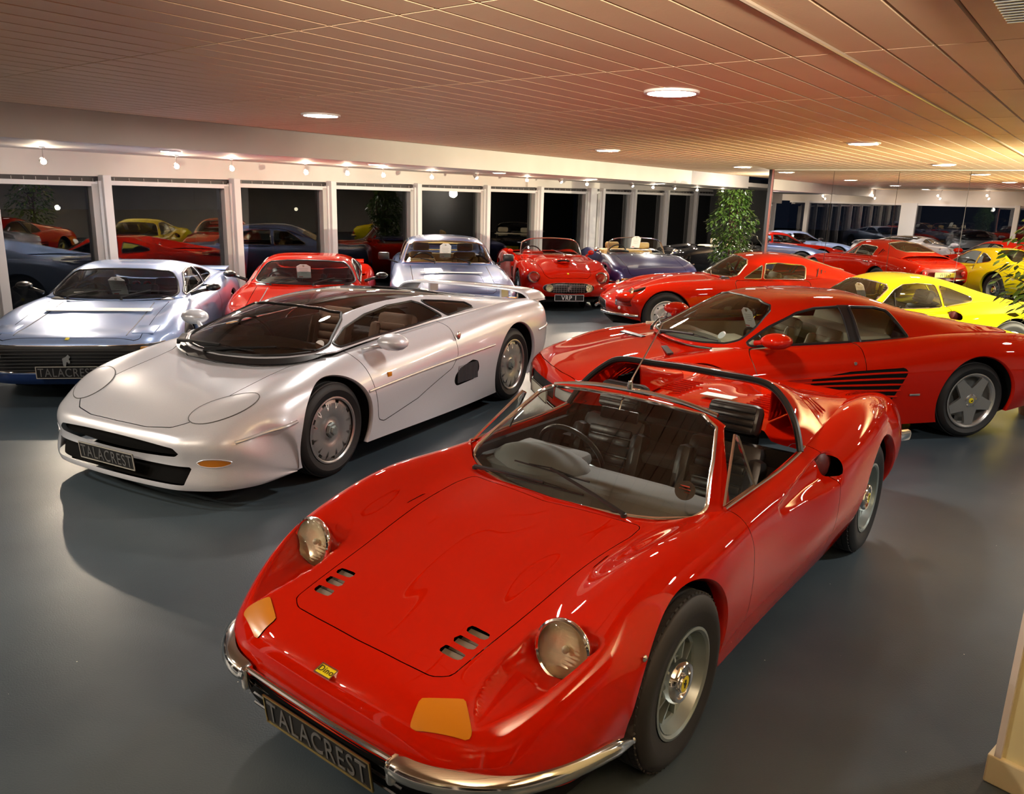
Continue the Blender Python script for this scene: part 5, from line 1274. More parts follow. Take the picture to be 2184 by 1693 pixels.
# ---------------- red front-engined fastback
def build_fastback(pose,h=.025):
    pm=red
    rows=[fan(.76,.30,.36,.70,.25,n=2.5),fan(.82,.36,.36,.715,.25,n=2.5),fan(.84,.44,.36,.72,.25,n=2.5),fan(.81,.52,.355,.725,.25,n=2.4),
      [(.35,.735,.25),(.42,.755,.40),(.49,.745,.50),(.55,.69,.57),(.60,.59,.60),(.63,.42,.60),(.645,.2,.605),(.65,0,.605)],
      st(.34,.73,.235,.775,.41,.78,.54,.735,.66,.635,.715,.46,.69,.22,.70,0,.71),
      st(.0,.72,.21,.79,.41,.80,.57,.76,.73,.66,.80,.48,.775,.24,.80,0,.815),
      st(-.4,.71,.19,.785,.40,.80,.58,.765,.755,.675,.83,.52,.83,.26,.87,0,.885),
      st(-.85,.71,.18,.775,.39,.79,.58,.765,.76,.70,.845,.58,.87,.28,.89,0,.90),
      st(-1.4,.71,.18,.775,.39,.79,.58,.77,.765,.715,.85,.60,.87,.28,.90,0,.90),
      st(-1.95,.72,.19,.80,.41,.81,.60,.785,.785,.72,.875,.60,.90,.28,.93,0,.93),
      st(-2.4,.73,.21,.825,.43,.84,.62,.80,.81,.72,.905,.58,.93,.28,.94,0,.94),
      st(-2.9,.72,.28,.80,.45,.81,.62,.77,.79,.69,.875,.54,.89,.28,.90,0,.90),
      st(-3.3,.66,.36,.73,.48,.74,.61,.70,.74,.62,.815,.5,.825,.26,.83,0,.83,sw=-.03),
      st(-3.46,.60,.42,.66,.50,.66,.60,.63,.69,.55,.75,.45,.76,.24,.76,0,.76,sw=-.06),
      st(-3.45,.58,.38,.62,.42,.62,.44,.58,.46,.5,.48,.42,.48,.24,.48,0,.48,sw=-.06)]
    aF=(0,.335,.37);aR=(-2.4,.335,.37)
    hole=[(-.72,0),(-.76,.25),(-.88,.47),(-1.02,.60),(-1.10,.655),(-1.5,.67),(-2.3,.66),(-2.6,.5),(-2.62,0)]
    dome=[B3(-1.06,.665,.865,-1.0,.625,.868,-.93,.56,.873,-.84,.44,.885,-.75,.24,.897,-.71,0,.90),
      B3(-1.20,.668,.87,-1.15,.61,.94,-1.09,.53,.99,-1.02,.42,1.02,-.96,.23,1.04,-.93,0,1.048),
      B3(-1.36,.668,.872,-1.33,.585,1.03,-1.29,.505,1.11,-1.25,.41,1.155,-1.22,.23,1.18,-1.20,0,1.188),
      B3(-1.62,.668,.876,-1.60,.585,1.05,-1.58,.50,1.145,-1.56,.40,1.20,-1.55,.22,1.232,-1.55,0,1.24),
      B3(-2.0,.67,.885,-2.0,.59,1.04,-1.99,.50,1.13,-1.98,.40,1.185,-1.98,.22,1.215,-1.98,0,1.225),
      B3(-2.4,.665,.915,-2.4,.585,1.0,-2.4,.50,1.06,-2.4,.40,1.10,-2.4,.22,1.125,-2.4,0,1.13),
      B3(-2.9,.63,.90,-2.9,.565,.925,-2.9,.49,.945,-2.9,.40,.955,-2.9,.22,.965,-2.9,0,.965)]
    ws=front(fpoly([(0,.91),(.24,.905),(.44,.90),(.555,.90),(.58,.925),(.55,.98),(.49,1.09),(.42,1.145),(.23,1.172),(0,1.18)]),.02,xmin=-1.26,mirror=False)
    vw=side([(-1.13,.89),(-1.42,1.09),(-1.38,.89)],.008,.5); dw=side([(-1.41,.89),(-1.46,1.10),(-1.62,1.115),(-1.98,1.095),(-2.05,1.07),(-2.02,.90)],.015,.5)
    rw=plan(mpoly([(-2.08,0),(-2.12,.38),(-2.5,.44),(-2.72,.36),(-2.74,0)]),.06,.9,mirror=False)
    bon=[(.60,0),(.59,.30),(.50,.40),(-.60,.52),(-.66,.45),(-.62,.25),(-.60,0)]
    door=[(-.98,.86),(-1.02,.60),(-1.02,.26),(-1.10,.22),(-2.0,.24),(-2.08,.45),(-2.10,.70),(-2.06,.885),(-1.5,.875)]
    lampf=lambda s:(lambda V:np.maximum.reduce([plan([(.72,.60),(.68,.45),(.52,.47),(.28,.60),(.30,.70),(.50,.735),(.64,.70)],.05,.46)(V)]))
    car,S=generic('fastback_coupe','',pose,pm,rows,dome,h,[aF,aR],hole,
      panels=[(plan(mpoly(bon),.05,.5,mirror=False),'bonnet'),(plan(mpoly([(-2.93,0),(-2.93,.50),(-3.36,.46),(-3.38,0)]),.04,.5,mirror=False),'boot_lid')],doors=[side(door,.04,.55)],
      patches=[(lampf(1),'headlight_cover',lamp_glass,.004,principled('cover_trim',(.6,.05,.03),.2,coat=1)),(front(fpoly([(0,.345),(.30,.355),(.36,.42),(.30,.49),(0,.50)]),.05,xmin=.5,mirror=False),'grille_opening',blackm,-.01,chrome),
        (front(fpoly([(0,.54),(.50,.535),(.565,.60),(.50,.715),(0,.735)]),.05,xmax=-3.2,mirror=False),'tail_panel',principled('dark_red_panel',(.20,.012,.006),.4),.001,None)],
      windows=[(ws,'windscreen',car_glass,chrome,.012),(vw,'vent_window',car_glass,chrome,.008),(dw,'door_window',car_glass,chrome,.010),(rw,'rear_window',car_glass,chrome,.014)],liner=(.70,.40),under=(.7,-3.3,.66,.18))
    for s in(1,-1):
        o=round_lamp(car,'headlight',(.52,s*.60,.635),.082,(1,.05*s,.55)); b=MB(); b.ball((.48,s*.60,.575),(.24,.135,.085),18); b.build('lamp_bucket',pm,car)
        pts=bez([(.86,s*.30,.34),(.82,s*.45,.34),(.72,s*.60,.34),(.55,s*.715,.335),(.40,s*.755,.33)],20); tube_obj(car,'quarter_bumper',pts,.022,chrome,n=10)
        b=MB(); b.ball((.66,s*.645,.43),(.02,.03,.025),12); b.build('side_light',lamp_glass if 0 else white_card,car)
        tube_obj(car,'rear_bumper',bez([(-3.50,s*.28,.50),(-3.47,s*.48,.50),(-3.34,s*.66,.50),(-3.12,s*.755,.50)],18),.022,chrome,n=10)
        b=MB(); b.lathe([(.05,-.01),(.055,.008),(.04,.018),(.001,.02)],24,axis='X',R=Rz(PI)); o=b.build('tail_light',redlens,car); o.location=(-3.475,s*.48,.63)
        for k in range(4): b=MB(); b.box((-2.22-.05*k,s*.612,1.0-.02*k),(.012,.012,.14),Rx(.55*s)@Ry(-.3)); b.build('pillar_louvre',blackm,car,smooth=False)
        b=MB(); b.tube([(-1.90,s*.80,.775),(-1.95,s*.825,.775),(-2.05,s*.825,.775),(-2.08,s*.80,.775)],.010,8); b.build('door_handle',chrome,car)
    number_plate(car,'GWW',-3.52,.61,front=False,back=plate_yellow,letter=blackm,edge=blackm)
    interior(car,-.80,-2.35,.60,.20,.86,leather_tan,-1.55,.45,dash=blackm,dx=-.98,dz=.885,seaty=.33,rhd=True,hr=None,sh=.55,floor=leather_cream,swr=.20)
    steer=None
    wiper(car,(-.76,.25,.905),(-.84,-.05,.96),(-.1,-1,.02),chrome,.35)
    wheels(car,'disc',[(0,.765,.335,.212,.20,False),(-2.4,.785,.335,.212,.20,False)])
    return car
# ---------------- wedge mid-engined coupe (pale blue, red)
def build_wedge(name,pose,pm,h=.026,under_col=None,intm=None,txt=None,mirror_m_=None,detail=True):
    uc=under_col or pm
    rows=[fan(.88,.18,.36,.80,.20,n=3.6),fan(.93,.24,.355,.81,.20,n=3.6),fan(.95,.36,.35,.815,.205,n=3.6),fan(.96,.47,.345,.82,.21,n=3.6),fan(.945,.555,.34,.82,.215,n=3.4),fan(.90,.60,.335,.825,.22,n=3.2),
      [(.335,.825,.22),(.40,.845,.42),(.47,.835,.54),(.53,.785,.625),(.57,.70,.645),(.60,.55,.645),(.61,.27,.642),(.61,0,.642)],
      st(.33,.82,.215,.85,.42,.85,.57,.80,.68,.71,.705,.55,.685,.27,.68,0,.68),
      st(.0,.81,.20,.855,.42,.855,.60,.81,.72,.72,.76,.56,.735,.27,.73,0,.73),
      st(-.38,.81,.19,.85,.40,.85,.60,.81,.735,.725,.785,.60,.785,.28,.785,0,.79),
      st(-1.0,.81,.18,.845,.39,.85,.60,.81,.74,.735,.80,.6,.80,.28,.80,0,.80),
      st(-1.5,.82,.18,.86,.40,.865,.61,.83,.76,.75,.83,.6,.83,.28,.83,0,.83),
      st(-2.0,.82,.19,.87,.42,.88,.63,.84,.80,.76,.875,.60,.87,.28,.87,0,.87),
      st(-2.4,.82,.21,.87,.43,.88,.64,.84,.81,.76,.89,.60,.88,.28,.88,0,.88),
      st(-2.8,.81,.25,.86,.44,.865,.63,.82,.78,.74,.86,.59,.86,.28,.86,0,.86),
      st(-3.1,.78,.30,.82,.45,.825,.62,.79,.75,.71,.82,.57,.83,.28,.84,0,.84),
      st(-3.22,.75,.30,.78,.44,.78,.60,.75,.72,.68,.79,.55,.80,.28,.81,0,.81),
      st(-3.23,.74,.30,.76,.36,.76,.40,.73,.42,.66,.44,.55,.46,.28,.46,0,.46)]
    aF=(0,.325,.36);aR=(-2.34,.33,.37)
    hole=[(-.33,0),(-.36,.3),(-.42,.5),(-.50,.645),(-1.0,.69),(-1.5,.69),(-1.80,.6),(-1.82,0)]
    dome=[B3(-.52,.69,.80,-.49,.665,.80,-.46,.61,.80,-.42,.48,.797,-.37,.26,.79,-.35,0,.788),
      B3(-.74,.69,.805,-.71,.645,.87,-.68,.58,.90,-.65,.47,.92,-.62,.26,.93,-.60,0,.935),
      B3(-1.02,.688,.81,-.99,.615,.96,-.96,.55,1.02,-.93,.47,1.05,-.91,.26,1.075,-.90,0,1.08),
      B3(-1.3,.69,.82,-1.3,.615,.99,-1.3,.545,1.06,-1.29,.47,1.095,-1.28,.26,1.115,-1.28,0,1.12),
      B3(-1.6,.69,.835,-1.62,.615,.99,-1.63,.545,1.055,-1.64,.48,1.08,-1.66,.28,1.10,-1.66,0,1.105),
      B3(-1.95,.69,.865,-1.97,.63,.96,-1.98,.575,1.01,-1.98,.51,1.02,-1.80,.36,1.01,-1.72,0,1.03),
      B3(-2.35,.69,.89,-2.35,.65,.925,-2.35,.61,.945,-2.35,.56,.94,-1.95,.42,.92,-1.80,0,.92),
      B3(-2.7,.68,.87,-2.7,.655,.885,-2.7,.63,.89,-2.7,.59,.885,-2.1,.46,.885,-1.88,0,.875)]
    ws=front(fpoly([(0,.80),(.26,.803),(.48,.808),(.60,.818),(.625,.845),(.57,.95),(.51,1.02),(.455,1.045),(.26,1.062),(0,1.067)]),.02,xmin=-.98,mirror=False)
    dw=side([(-.62,.825),(-.80,.905),(-1.02,1.015),(-1.25,1.045),(-1.47,1.045),(-1.50,.845)],.015,.5)
    qw=side([(-1.56,.86),(-1.56,1.035),(-1.80,1.0),(-2.02,.93),(-1.98,.90)],.015,.5)
    bon=[(.885,0),(.875,.55),(.84,.60),(.30,.585),(-.34,.58),(-.36,.3),(-.30,0)]
    door=[(-.55,.80),(-.60,.60),(-.60,.26),(-.68,.22),(-1.48,.24),(-1.55,.34),(-1.58,.60),(-1.54,.835),(-1.1,.82)]
    pod=lambda s:plan([(.80,.44*1),(.80,.66),(.50,.665),(.50,.44)],.015,.5)
    lampm=principled('mixed_lamp',(.75,.35,.06),.2,coat=1)
    car,S=generic(name,'',pose,pm,rows,dome,h,[aF,aR],hole,
      panels=[(plan(mpoly(bon),.03,.5,mirror=False),'bonnet')],doors=[side(door,.04,.55)],
      patches=[(lambda V:np.maximum.reduce([np.abs(V[:,1])-.77,V[:,2]-.545,.30-V[:,2],.55-V[:,0]]),'grille_panel',blackm,-.002,chrome),
        (lambda V:np.maximum.reduce([V[:,2]-.285,.0-V[:,2],.40-V[:,0]]),'front_spoiler',uc,.001,None),
        (lambda V:np.maximum.reduce([np.abs(V[:,1])-.66,np.abs(V[:,2]-.63)-.10,V[:,0]+3.1]),'tail_panel',blackm,.001,None)],
      windows=[(ws,'windscreen',car_glass,blackm,.010),(dw,'door_window',car_glass,blackm,.010),(qw,'quarter_window',car_glass,blackm,.010)],liner=(.78,.46),under=(.85,-3.15,.76,.17))
    S2=Shell(); 
    for s in(1,-1):
        b=MB(); b.box((.635,s*.60,surf_z(S,.635,.60)+.001),(.25,.19,.012),Ry(.13),bev=.004); b.build('headlight_pod',pm,car)
        tube_obj(car,'bonnet_groove',[(x,s*(.475-.03*(.8-x)),surf_z(S,x,.47)+.001) for x in np.linspace(.82,-.30,14)],.006,principled('groove_dark',(.05,.06,.09),.6),n=6,flat=.3)
        b=MB(); b.box((.935,s*.685,.515),(.05,.13,.042),Rz(-.35*s),bev=.01); b.build('indicator',lampm,car)
        b=MB(); b.lathe([(.034,0),(.036,.02),(.001,.028)],20,axis='X',c=(.945,s*.66,.455)); b.lathe([(.034,0),(.036,.02),(.001,.028)],20,axis='X',c=(.952,s*.575,.455)); b.build('fog_lamp',chrome,car)
        door_mirror(car,(-.70,s*.96,.895),s,blackm if mirror_m_ is None else mirror_m_,(.085,.16,.085),stem=(-.60,s*.74,.83))
        for dy in(0,.14):
            b=MB(); b.lathe([(.052,-.01),(.055,.01),(.001,.02)],20,axis='X',R=Rz(PI)); o=b.build('tail_light',redlens,car); o.location=(-3.235,s*(.42+dy),.63)
    b=MB()
    for k in range(7): b.box((.962,0,.325+.03*k),(.010,1.25,.006))
    b.build('grille_bars',alloy_grey if 0 else principled('grille_dark',(.05,.05,.05),.4),car,smooth=False)
    h_=MB(); h_.prism([(-.03,-.05),(-.01,-.055),(0,-.015),(.02,-.03),(.03,-.02),(.02,.01),(.035,.03),(.015,.05),(-.005,.03),(-.035,.015)],.004,Matrix(((0,0,1),(1,0,0),(0,1,0))),(.972,0,.42)); h_.build('grille_emblem',satin,car,smooth=False)
    badge(car,.905,.602,.35)
    if txt is not None: number_plate(car,txt,.985,.31,tilt=-.05,edge=principled('pale_edge',(.5,.48,.42),.4))
    number_plate(car,'',-3.27,.50,front=False,back=plate_yellow,edge=blackm)
    interior(car,-.40,-1.75,.64,.18,.80,intm or leather_black,-1.08,.40,dash=blackm,dx=-.56,dz=.80,seaty=.34,rhd=True,hr=None,sh=.60,floor=principled('grey_trim',(.10,.085,.08),.8))
    b=MB(); b.ball((-.62,-.34,.80),(.15,.24,.075),16); b.build('instrument_hood',principled('pale_binnacle',(.30,.27,.22),.6),car,auto=False)
    wiper(car,(-.36,.10,.80),(-.50,.36,.865),(-.12,1,.0),blackm,.45,r=.007); wiper(car,(-.36,-.42,.80),(-.48,-.16,.86),(-.10,1,.04),blackm,.45,r=.007)
    b=MB(); b.box((-3.0,0,.895),(.30,1.40,.02),Ry(.06),bev=.008); b.build('tail_spoiler',pm,car)
    wheels(car,'plain',[(0,.835,.32,.21,.21,False),(-2.34,.85,.325,.21,.22,False)])
    return car,S
# ---------------- four-seat blue saloon coupe
def build_notchback(pose,h=.03):
    pm=blue_grey
    rows=[fan(.96,.24,.38,.83,.24,n=4.5),fan(1.0,.36,.37,.835,.24,n=4.5),fan(1.0,.52,.365,.84,.24,n=4.5),fan(.97,.63,.36,.845,.245,n=4.2),
      [(.36,.85,.25),(.42,.87,.45),(.50,.87,.57),(.56,.84,.66),(.62,.77,.72),(.67,.62,.73),(.70,.3,.735),(.70,0,.735)],
      st(.36,.85,.24,.885,.45,.89,.62,.86,.74,.78,.785,.60,.79,.3,.80,0,.80),
      st(.0,.84,.22,.885,.45,.89,.65,.86,.78,.79,.83,.62,.835,.3,.845,0,.85),
      st(-.5,.84,.21,.885,.44,.89,.66,.865,.81,.80,.865,.64,.875,.3,.885,0,.89),
      st(-.95,.84,.20,.88,.44,.89,.67,.865,.83,.81,.885,.66,.90,.3,.91,0,.915),
      st(-1.6,.84,.20,.88,.44,.89,.68,.87,.84,.81,.895,.66,.90,.3,.91,0,.915),
      st(-2.3,.84,.21,.88,.44,.89,.68,.87,.84,.81,.90,.66,.92,.3,.93,0,.93),
      st(-2.9,.84,.24,.88,.46,.885,.68,.86,.83,.79,.895,.64,.91,.3,.92,0,.92),
      st(-3.5,.82,.28,.86,.48,.865,.67,.84,.80,.77,.86,.62,.87,.3,.88,0,.88),
      st(-3.8,.79,.32,.83,.48,.835,.65,.81,.77,.74,.83,.6,.84,.3,.84,0,.84),
      st(-3.82,.78,.32,.81,.40,.81,.45,.78,.48,.72,.50,.6,.52,.3,.52,0,.52)]
    hole=[(-.80,0),(-.84,.3),(-.92,.55),(-1.0,.69),(-1.5,.73),(-2.4,.73),(-2.75,.6),(-2.78,0)]
    dome=[B3(-.98,.735,.89,-.95,.71,.895,-.92,.66,.90,-.88,.5,.908,-.83,.27,.915,-.81,0,.918),
      B3(-1.12,.735,.90,-1.10,.69,.99,-1.08,.63,1.04,-1.06,.49,1.07,-1.03,.26,1.085,-1.02,0,1.09),
      B3(-1.36,.735,.90,-1.35,.66,1.10,-1.34,.60,1.18,-1.33,.48,1.225,-1.31,.26,1.245,-1.30,0,1.25),
      B3(-1.7,.735,.90,-1.7,.66,1.13,-1.7,.60,1.215,-1.7,.48,1.268,-1.7,.26,1.292,-1.7,0,1.30),
      B3(-2.2,.735,.905,-2.2,.66,1.12,-2.2,.60,1.205,-2.2,.48,1.258,-2.2,.26,1.282,-2.2,0,1.29),
      B3(-2.6,.735,.91,-2.58,.67,1.02,-2.52,.60,1.11,-2.48,.48,1.17,-2.46,.26,1.19,-2.45,0,1.20),
      B3(-2.98,.73,.91,-2.96,.68,.93,-2.93,.62,.95,-2.9,.48,.96,-2.88,.26,.965,-2.88,0,.965)]
    ws=front(fpoly([(0,.93),(.27,.928),(.50,.922),(.65,.918),(.675,.94),(.635,1.06),(.585,1.17),(.50,1.212),(.26,1.232),(0,1.238)]),.02,xmin=-1.36,mirror=False)
    dw=side([(-1.12,.92),(-1.40,1.16),(-1.50,1.19),(-1.95,1.20),(-1.98,.92)],.015,.5); qw=side([(-2.03,.92),(-2.02,1.195),(-2.30,1.17),(-2.62,.96),(-2.60,.93)],.015,.5)
    rw=front(fpoly([(0,1.0),(.5,.99),(.56,1.02),(.50,1.14),(0,1.165)]),.02,xmax=-2.42,mirror=False)
    bon=[(.93,0),(.92,.50),(.85,.56),(-.72,.58),(-.76,.3),(-.74,0)]
    car,S=generic('saloon_coupe','',pose,pm,rows,dome,h,[(0,.34,.38),(-2.7,.34,.38)],hole,
      panels=[(plan(mpoly(bon),.03,.5,mirror=False),'bonnet')],doors=[side([(-1.0,.88),(-1.02,.3),(-1.1,.26),(-2.0,.28),(-2.05,.4),(-2.03,.895)],.03,.55)],
      patches=[(lambda V:np.maximum.reduce([np.abs(V[:,1])-.50,np.abs(V[:,2]-.48)-.08,.7-V[:,0]]),'grille_panel',blackm,-.002,chrome)],
      windows=[(ws,'windscreen',car_glass,chrome,.010),(dw,'door_window',car_glass,chrome,.010),(qw,'quarter_window',car_glass,chrome,.010),(rw,'rear_window',car_glass,chrome,.010)],liner=(.80,.46),under=(.85,-3.7,.8,.20))
    for s in(1,-1):
        b=MB(); b.box((-1.10,s*.985,1.0),(.07,.17,.11),bev=.02); b.tube([(-1.08,s*.92,.95),(-1.06,s*.76,.90)],.012,6); o=b.build('door_mirror',chrome if 0 else blackm,car); b=MB(); b.box((-1.145,s*.985,1.0),(.006,.14,.085)); b.build('mirror_glass',mirror_m,o,smooth=False)
        tube_obj(car,'roof_drip_rail',bez([(-.98,s*.70,.91),(-1.18,s*.66,1.09),(-1.40,s*.60,1.195),(-1.8,s*.595,1.23),(-2.2,s*.595,1.22),(-2.6,s*.62,1.08)],24),.008,chrome)
        b=MB(); b.box((.93,s*.76,.60),(.10,.12,.05),Rz(-.5*s),bev=.01); b.build('indicator',amber,car)
        b=MB(); b.box((.99,s*.62,.50),(.03,.17,.12),bev=.01); b.build('headlight',lamp_glass if 0 else satin,car)
    tube_obj(car,'bumper',bez([(.45,-.88,.40),(.85,-.84,.40),(1.02,-.5,.40),(1.06,0,.40),(1.02,.5,.40),(.85,.84,.40),(.45,.88,.40)],40),.035,chrome)
    for s in(1,-1):
        tube_obj(car,'bonnet_crease',[(x,s*(.40+.04*x),surf_z(S,x,.42)+.001) for x in np.linspace(.88,-.70,12)],.003,pm,n=5)
    badge(car,.955,.655,.5,satin)
    interior(car,-.88,-2.7,.68,.25,.90,leather_tan,-1.75,.50,dash=leather_tan,dx=-1.08,dz=.90,seaty=.37,rhd=True,hr=None,sh=.60,floor=leather_tan,swr=.19)
    for s in(1,-1): b=MB(); b.box((-2.13,s*.37,1.09),(.08,.27,.13),Ry(-.2),bev=.03); b.build('headrest',leather_tan,car)
    b=MB(); b.box((-2.62,0,.70),(.2,1.2,.5),Ry(-.3),bev=.06); b.build('rear_seat',leather_tan,car)
    wiper(car,(-.83,-.20,.92),(-.90,-.42,.97),(-.05,-1,0),blackm,.42,r=.007); wiper(car,(-.83,.35,.92),(-.90,.14,.98),(-.05,-1,0),blackm,.42,r=.007)
    wheels(car,'plain',[(0,.86,.34,.21,.22,False),(-2.7,.86,.34,.21,.22,False)])
    return car
# ---------------- open tourers
def build_spider(name,pose,pm,h=.026,wedge=False,seatm=None,plate=None,hood_up=False):
    w=.0 if not wedge else .04
    if wedge:
        rows=[fan(.86,.30,.37,.80,.25,n=3.0),fan(.90,.40,.365,.81,.25,n=3.0),fan(.90,.50,.36,.82,.255,n=3.0),fan(.86,.565,.355,.82,.255,n=2.8),
          [(.35,.83,.26),(.42,.85,.45),(.49,.84,.56),(.54,.79,.65),(.58,.70,.69),(.62,.54,.69),(.64,.27,.695),(.64,0,.70)],
          st(.35,.83,.24,.865,.44,.865,.60,.82,.73,.72,.765,.56,.755,.27,.765,0,.77),
          st(.0,.82,.22,.87,.44,.87,.63,.83,.78,.73,.825,.58,.82,.27,.84,0,.85),
          st(-.5,.81,.20,.865,.43,.87,.63,.835,.80,.75,.865,.60,.87,.28,.895,0,.90)]
    else:
        rows=[fan(.70,.27,.36,.72,.24,n=2.3),fan(.76,.34,.36,.74,.24,n=2.3),fan(.78,.44,.355,.75,.245,n=2.3),fan(.75,.53,.35,.755,.25,n=2.3),
          [(.345,.765,.26),(.41,.785,.43),(.47,.785,.54),(.53,.75,.63),(.56,.655,.68),(.57,.47,.665),(.58,.22,.675),(.58,0,.68)],
          st(.34,.76,.24,.80,.43,.805,.58,.77,.70,.675,.765,.49,.735,.23,.75,0,.76),
          st(.0,.75,.22,.81,.43,.82,.61,.785,.77,.68,.84,.50,.80,.25,.825,0,.835),
          st(-.45,.74,.20,.80,.42,.81,.60,.78,.77,.69,.84,.53,.835,.27,.87,0,.88)]
    rows+=[st(-.9,.74+w,.19,.80+w,.41,.81+w,.60,.785+w,.78,.71+w,.855,.58,.86,.28,.88,0,.885),
      st(-1.5,.74+w,.19,.80+w,.41,.81+w,.60,.785+w,.78,.715+w,.85,.58,.86,.28,.87,0,.87),
      st(-2.0,.75+w,.20,.82+w,.42,.83+w,.62,.80+w,.80,.72+w,.875,.58,.88,.28,.88,0,.88),
      st(-2.4,.755+w,.22,.83+w,.43,.845+w,.63,.805+w,.82,.71+w,.90,.56,.88,.28,.88,0,.88),
      st(-2.9,.73+w,.28,.80+w,.45,.81+w,.63,.77+w,.79,.67+w,.86,.54,.845,.28,.85,0,.85),
      st(-3.3,.66+w,.36,.73+w,.48,.735+w,.62,.70+w,.73,.61+w,.79,.5,.78,.26,.78,0,.78,sw=-.03),
      st(-3.46,.60+w,.40,.65+w,.48,.655+w,.58,.62+w,.65,.54+w,.69,.45,.69,.24,.69,0,.69,sw=-.08),
      st(-3.44,.58+w,.38,.61+w,.42,.61+w,.44,.57+w,.45,.5+w,.46,.42,.46,.24,.46,0,.46,sw=-.08)]
    hole=[(-.80,0),(-.84,.3),(-.92,.50),(-1.02,.62+w),(-1.2,.66+w),(-1.85,.66+w),(-2.02,.55),(-2.06,0)]
    patches=[]
    if wedge: patches=[(lambda V:np.maximum.reduce([np.abs(V[:,1])-.60,np.abs(V[:,2]-.34)-.045,.5-V[:,0]]),'grille_opening',blackm,-.005,chrome)]
    else: patches=[(lambda V:np.maximum.reduce([(np.abs(V[:,1]/.455)**2.6+np.abs((V[:,2]-.425)/.092)**2.6)-1,.4-V[:,0]]),'grille_opening',blackm,-.025,chrome)]
    bon=[(.70,0),(.68,.34),(.60,.42),(-.70,.50),(-.74,.3),(-.73,0)] if not wedge else [(.82,0),(.81,.5),(.74,.56),(-.68,.58),(-.74,.3),(-.73,0)]
    door=[(-.98,.84),(-1.0,.3),(-1.08,.26),(-1.72,.28),(-1.80,.42),(-1.80,.85)]
    car,S=generic(name,'',pose,pm,rows,None,h,[(0,.335,.375),(-2.4,.335,.375)],hole,panels=[(plan(mpoly(bon),.04,.5,mirror=False),'bonnet'),(plan(mpoly([(-2.3,0),(-2.3,.46),(-3.2,.42),(-3.24,0)]),.04,.5,mirror=False),'boot_lid')],doors=[side(door,.04,.5)],patches=patches,liner=(.72+w,.42),under=(.7,-3.3,.70,.18))
    # windscreen
    wr=[B3(-1.0,.60,.875,-.93,.50,.875,-.84,.27,.885,-.80,0,.89),B3(-1.08,.585,.99,-1.01,.49,1.01,-.95,.26,1.03,-.93,0,1.04),B3(-1.17,.55,1.10,-1.12,.47,1.15,-1.08,.25,1.185,-1.07,0,1.195)] 
    S3=Shell(); S3.grid(mirror_rows(wr),'g',.04,flip=True); L=S3.loop_pts('g'); o=S3.build('g','windscreen',car_glass,car); b=MB()
    for l in L:b.tube(l,.011,8,True)
    b.build('windscreen_frame',chrome,o)
    interior(car,-.86,-1.98,.62,.22,.84,seatm or leather_black,-1.42,.46,dash=pm if not wedge else blackm,dx=-1.02,dz=.875,seaty=.34,rhd=True,hr=None,sh=.46 if not wedge else .50,floor=seatm or carpet_dark,swr=.20)
    if wedge:
        b=MB(); b.box((-2.0,0,.84),(.40,1.15,.12),bev=.05); b.build('folded_hood',seatm,car)
        for s in(1,-1): b=MB(); b.box((-1.82,s*.34,.99),(.09,.30,.14),bev=.04); b.build('headrest',seatm,car)
    for s in(1,-1):
        if not wedge:
            round_lamp(car,'headlight',(.615,s*.605,.600),.092,(1,.08*s,.42)); b=MB(); b.ball((.60,s*.605,.595),(.10,.12,.105),18,R=Ry(-.4)); b.build('headlight_bubble',lamp_glass,car,auto=False)
            round_lamp(car,'driving_lamp',(.785,s*.355,.425),.060,(1,.1*s,0))
            b=MB(); b.ball((.62,s*.61,.41),(.02,.022,.022),10); b.build('side_light',satin,car)
            b=MB(); b.box((-.62,s*.79,.58),(.20,.03,.22),bev=.01); b.build('side_vent',chrome,car)
            for k in range(3): b=MB(); b.box((-.57-.06*k,s*.808,.58),(.02,.012,.19)); b.build('vent_slat',blackm,car,smooth=False)
        else:
            tube_obj(car,'quarter_bumper',bez([(.93,s*.28,.44),(.88,s*.55,.44),(.70,s*.75,.43),(.42,s*.86,.42)],18),.024,chrome)
            b=MB(); b.box((.84,s*.66,.50),(.06,.14,.05),Rz(-.45*s),bev=.012); b.build('indicator',amber if s<0 else amber,car)
        door_mirror(car,(-1.02,s*(.80+w),.93),s,pm if not wedge else chrome,(.07,.12,.10),stem=(-1.0,s*(.70+w),.86))
        tube_obj(car,'rear_bumper',bez([(-3.50,s*.25,.50),(-3.47,s*.48,.50),(-3.32,s*.68,.50),(-3.10,s*(.78+w),.50)],18),.022,chrome,n=10)
        b=MB(); b.lathe([(.045,-.01),(.05,.01),(.001,.02)],20,axis='X',R=Rz(PI)); o=b.build('tail_light',redlens,car); o.location=(-3.44,s*.46,.60)
    if not wedge:
        b=MB()
        for k in range(13): b.box((.762,-.27+.045*k,.425),(.006,.004,.15))
        for k in range(4): b.box((.764,0,.37+.036*k),(.006,.58,.004))
        b.build('grille_bars',satin,car,smooth=False)
        h_=MB(); h_.prism([(-.03,-.05),(-.01,-.055),(0,-.015),(.02,-.03),(.03,-.02),(.02,.01),(.035,.03),(.015,.05),(-.005,.03),(-.035,.015)],.004,Matrix(((0,0,1),(1,0,0),(0,1,0))),(.79,0,.425)); h_.build('grille_emblem',satin,car,smooth=False)
        # bonnet scoop
        b=MB(); b.ball((-.05,0,.835),(.30,.16,.055),18); b.build('bonnet_scoop',pm,car,auto=False); b=MB(); b.ball((.185,0,.852),(.05,.125,.022),12); b.build('scoop_mouth',blackmatt,car)
        badge(car,.62,.665,.45)
    else: badge(car,.83,.60,.5)
    if plate is not None: number_plate(car,plate,.80 if not wedge else .96,.262,letter=plate_white,edge=plate_white)
    number_plate(car,'',-3.52,.56,front=False,back=plate_yellow,edge=blackm)
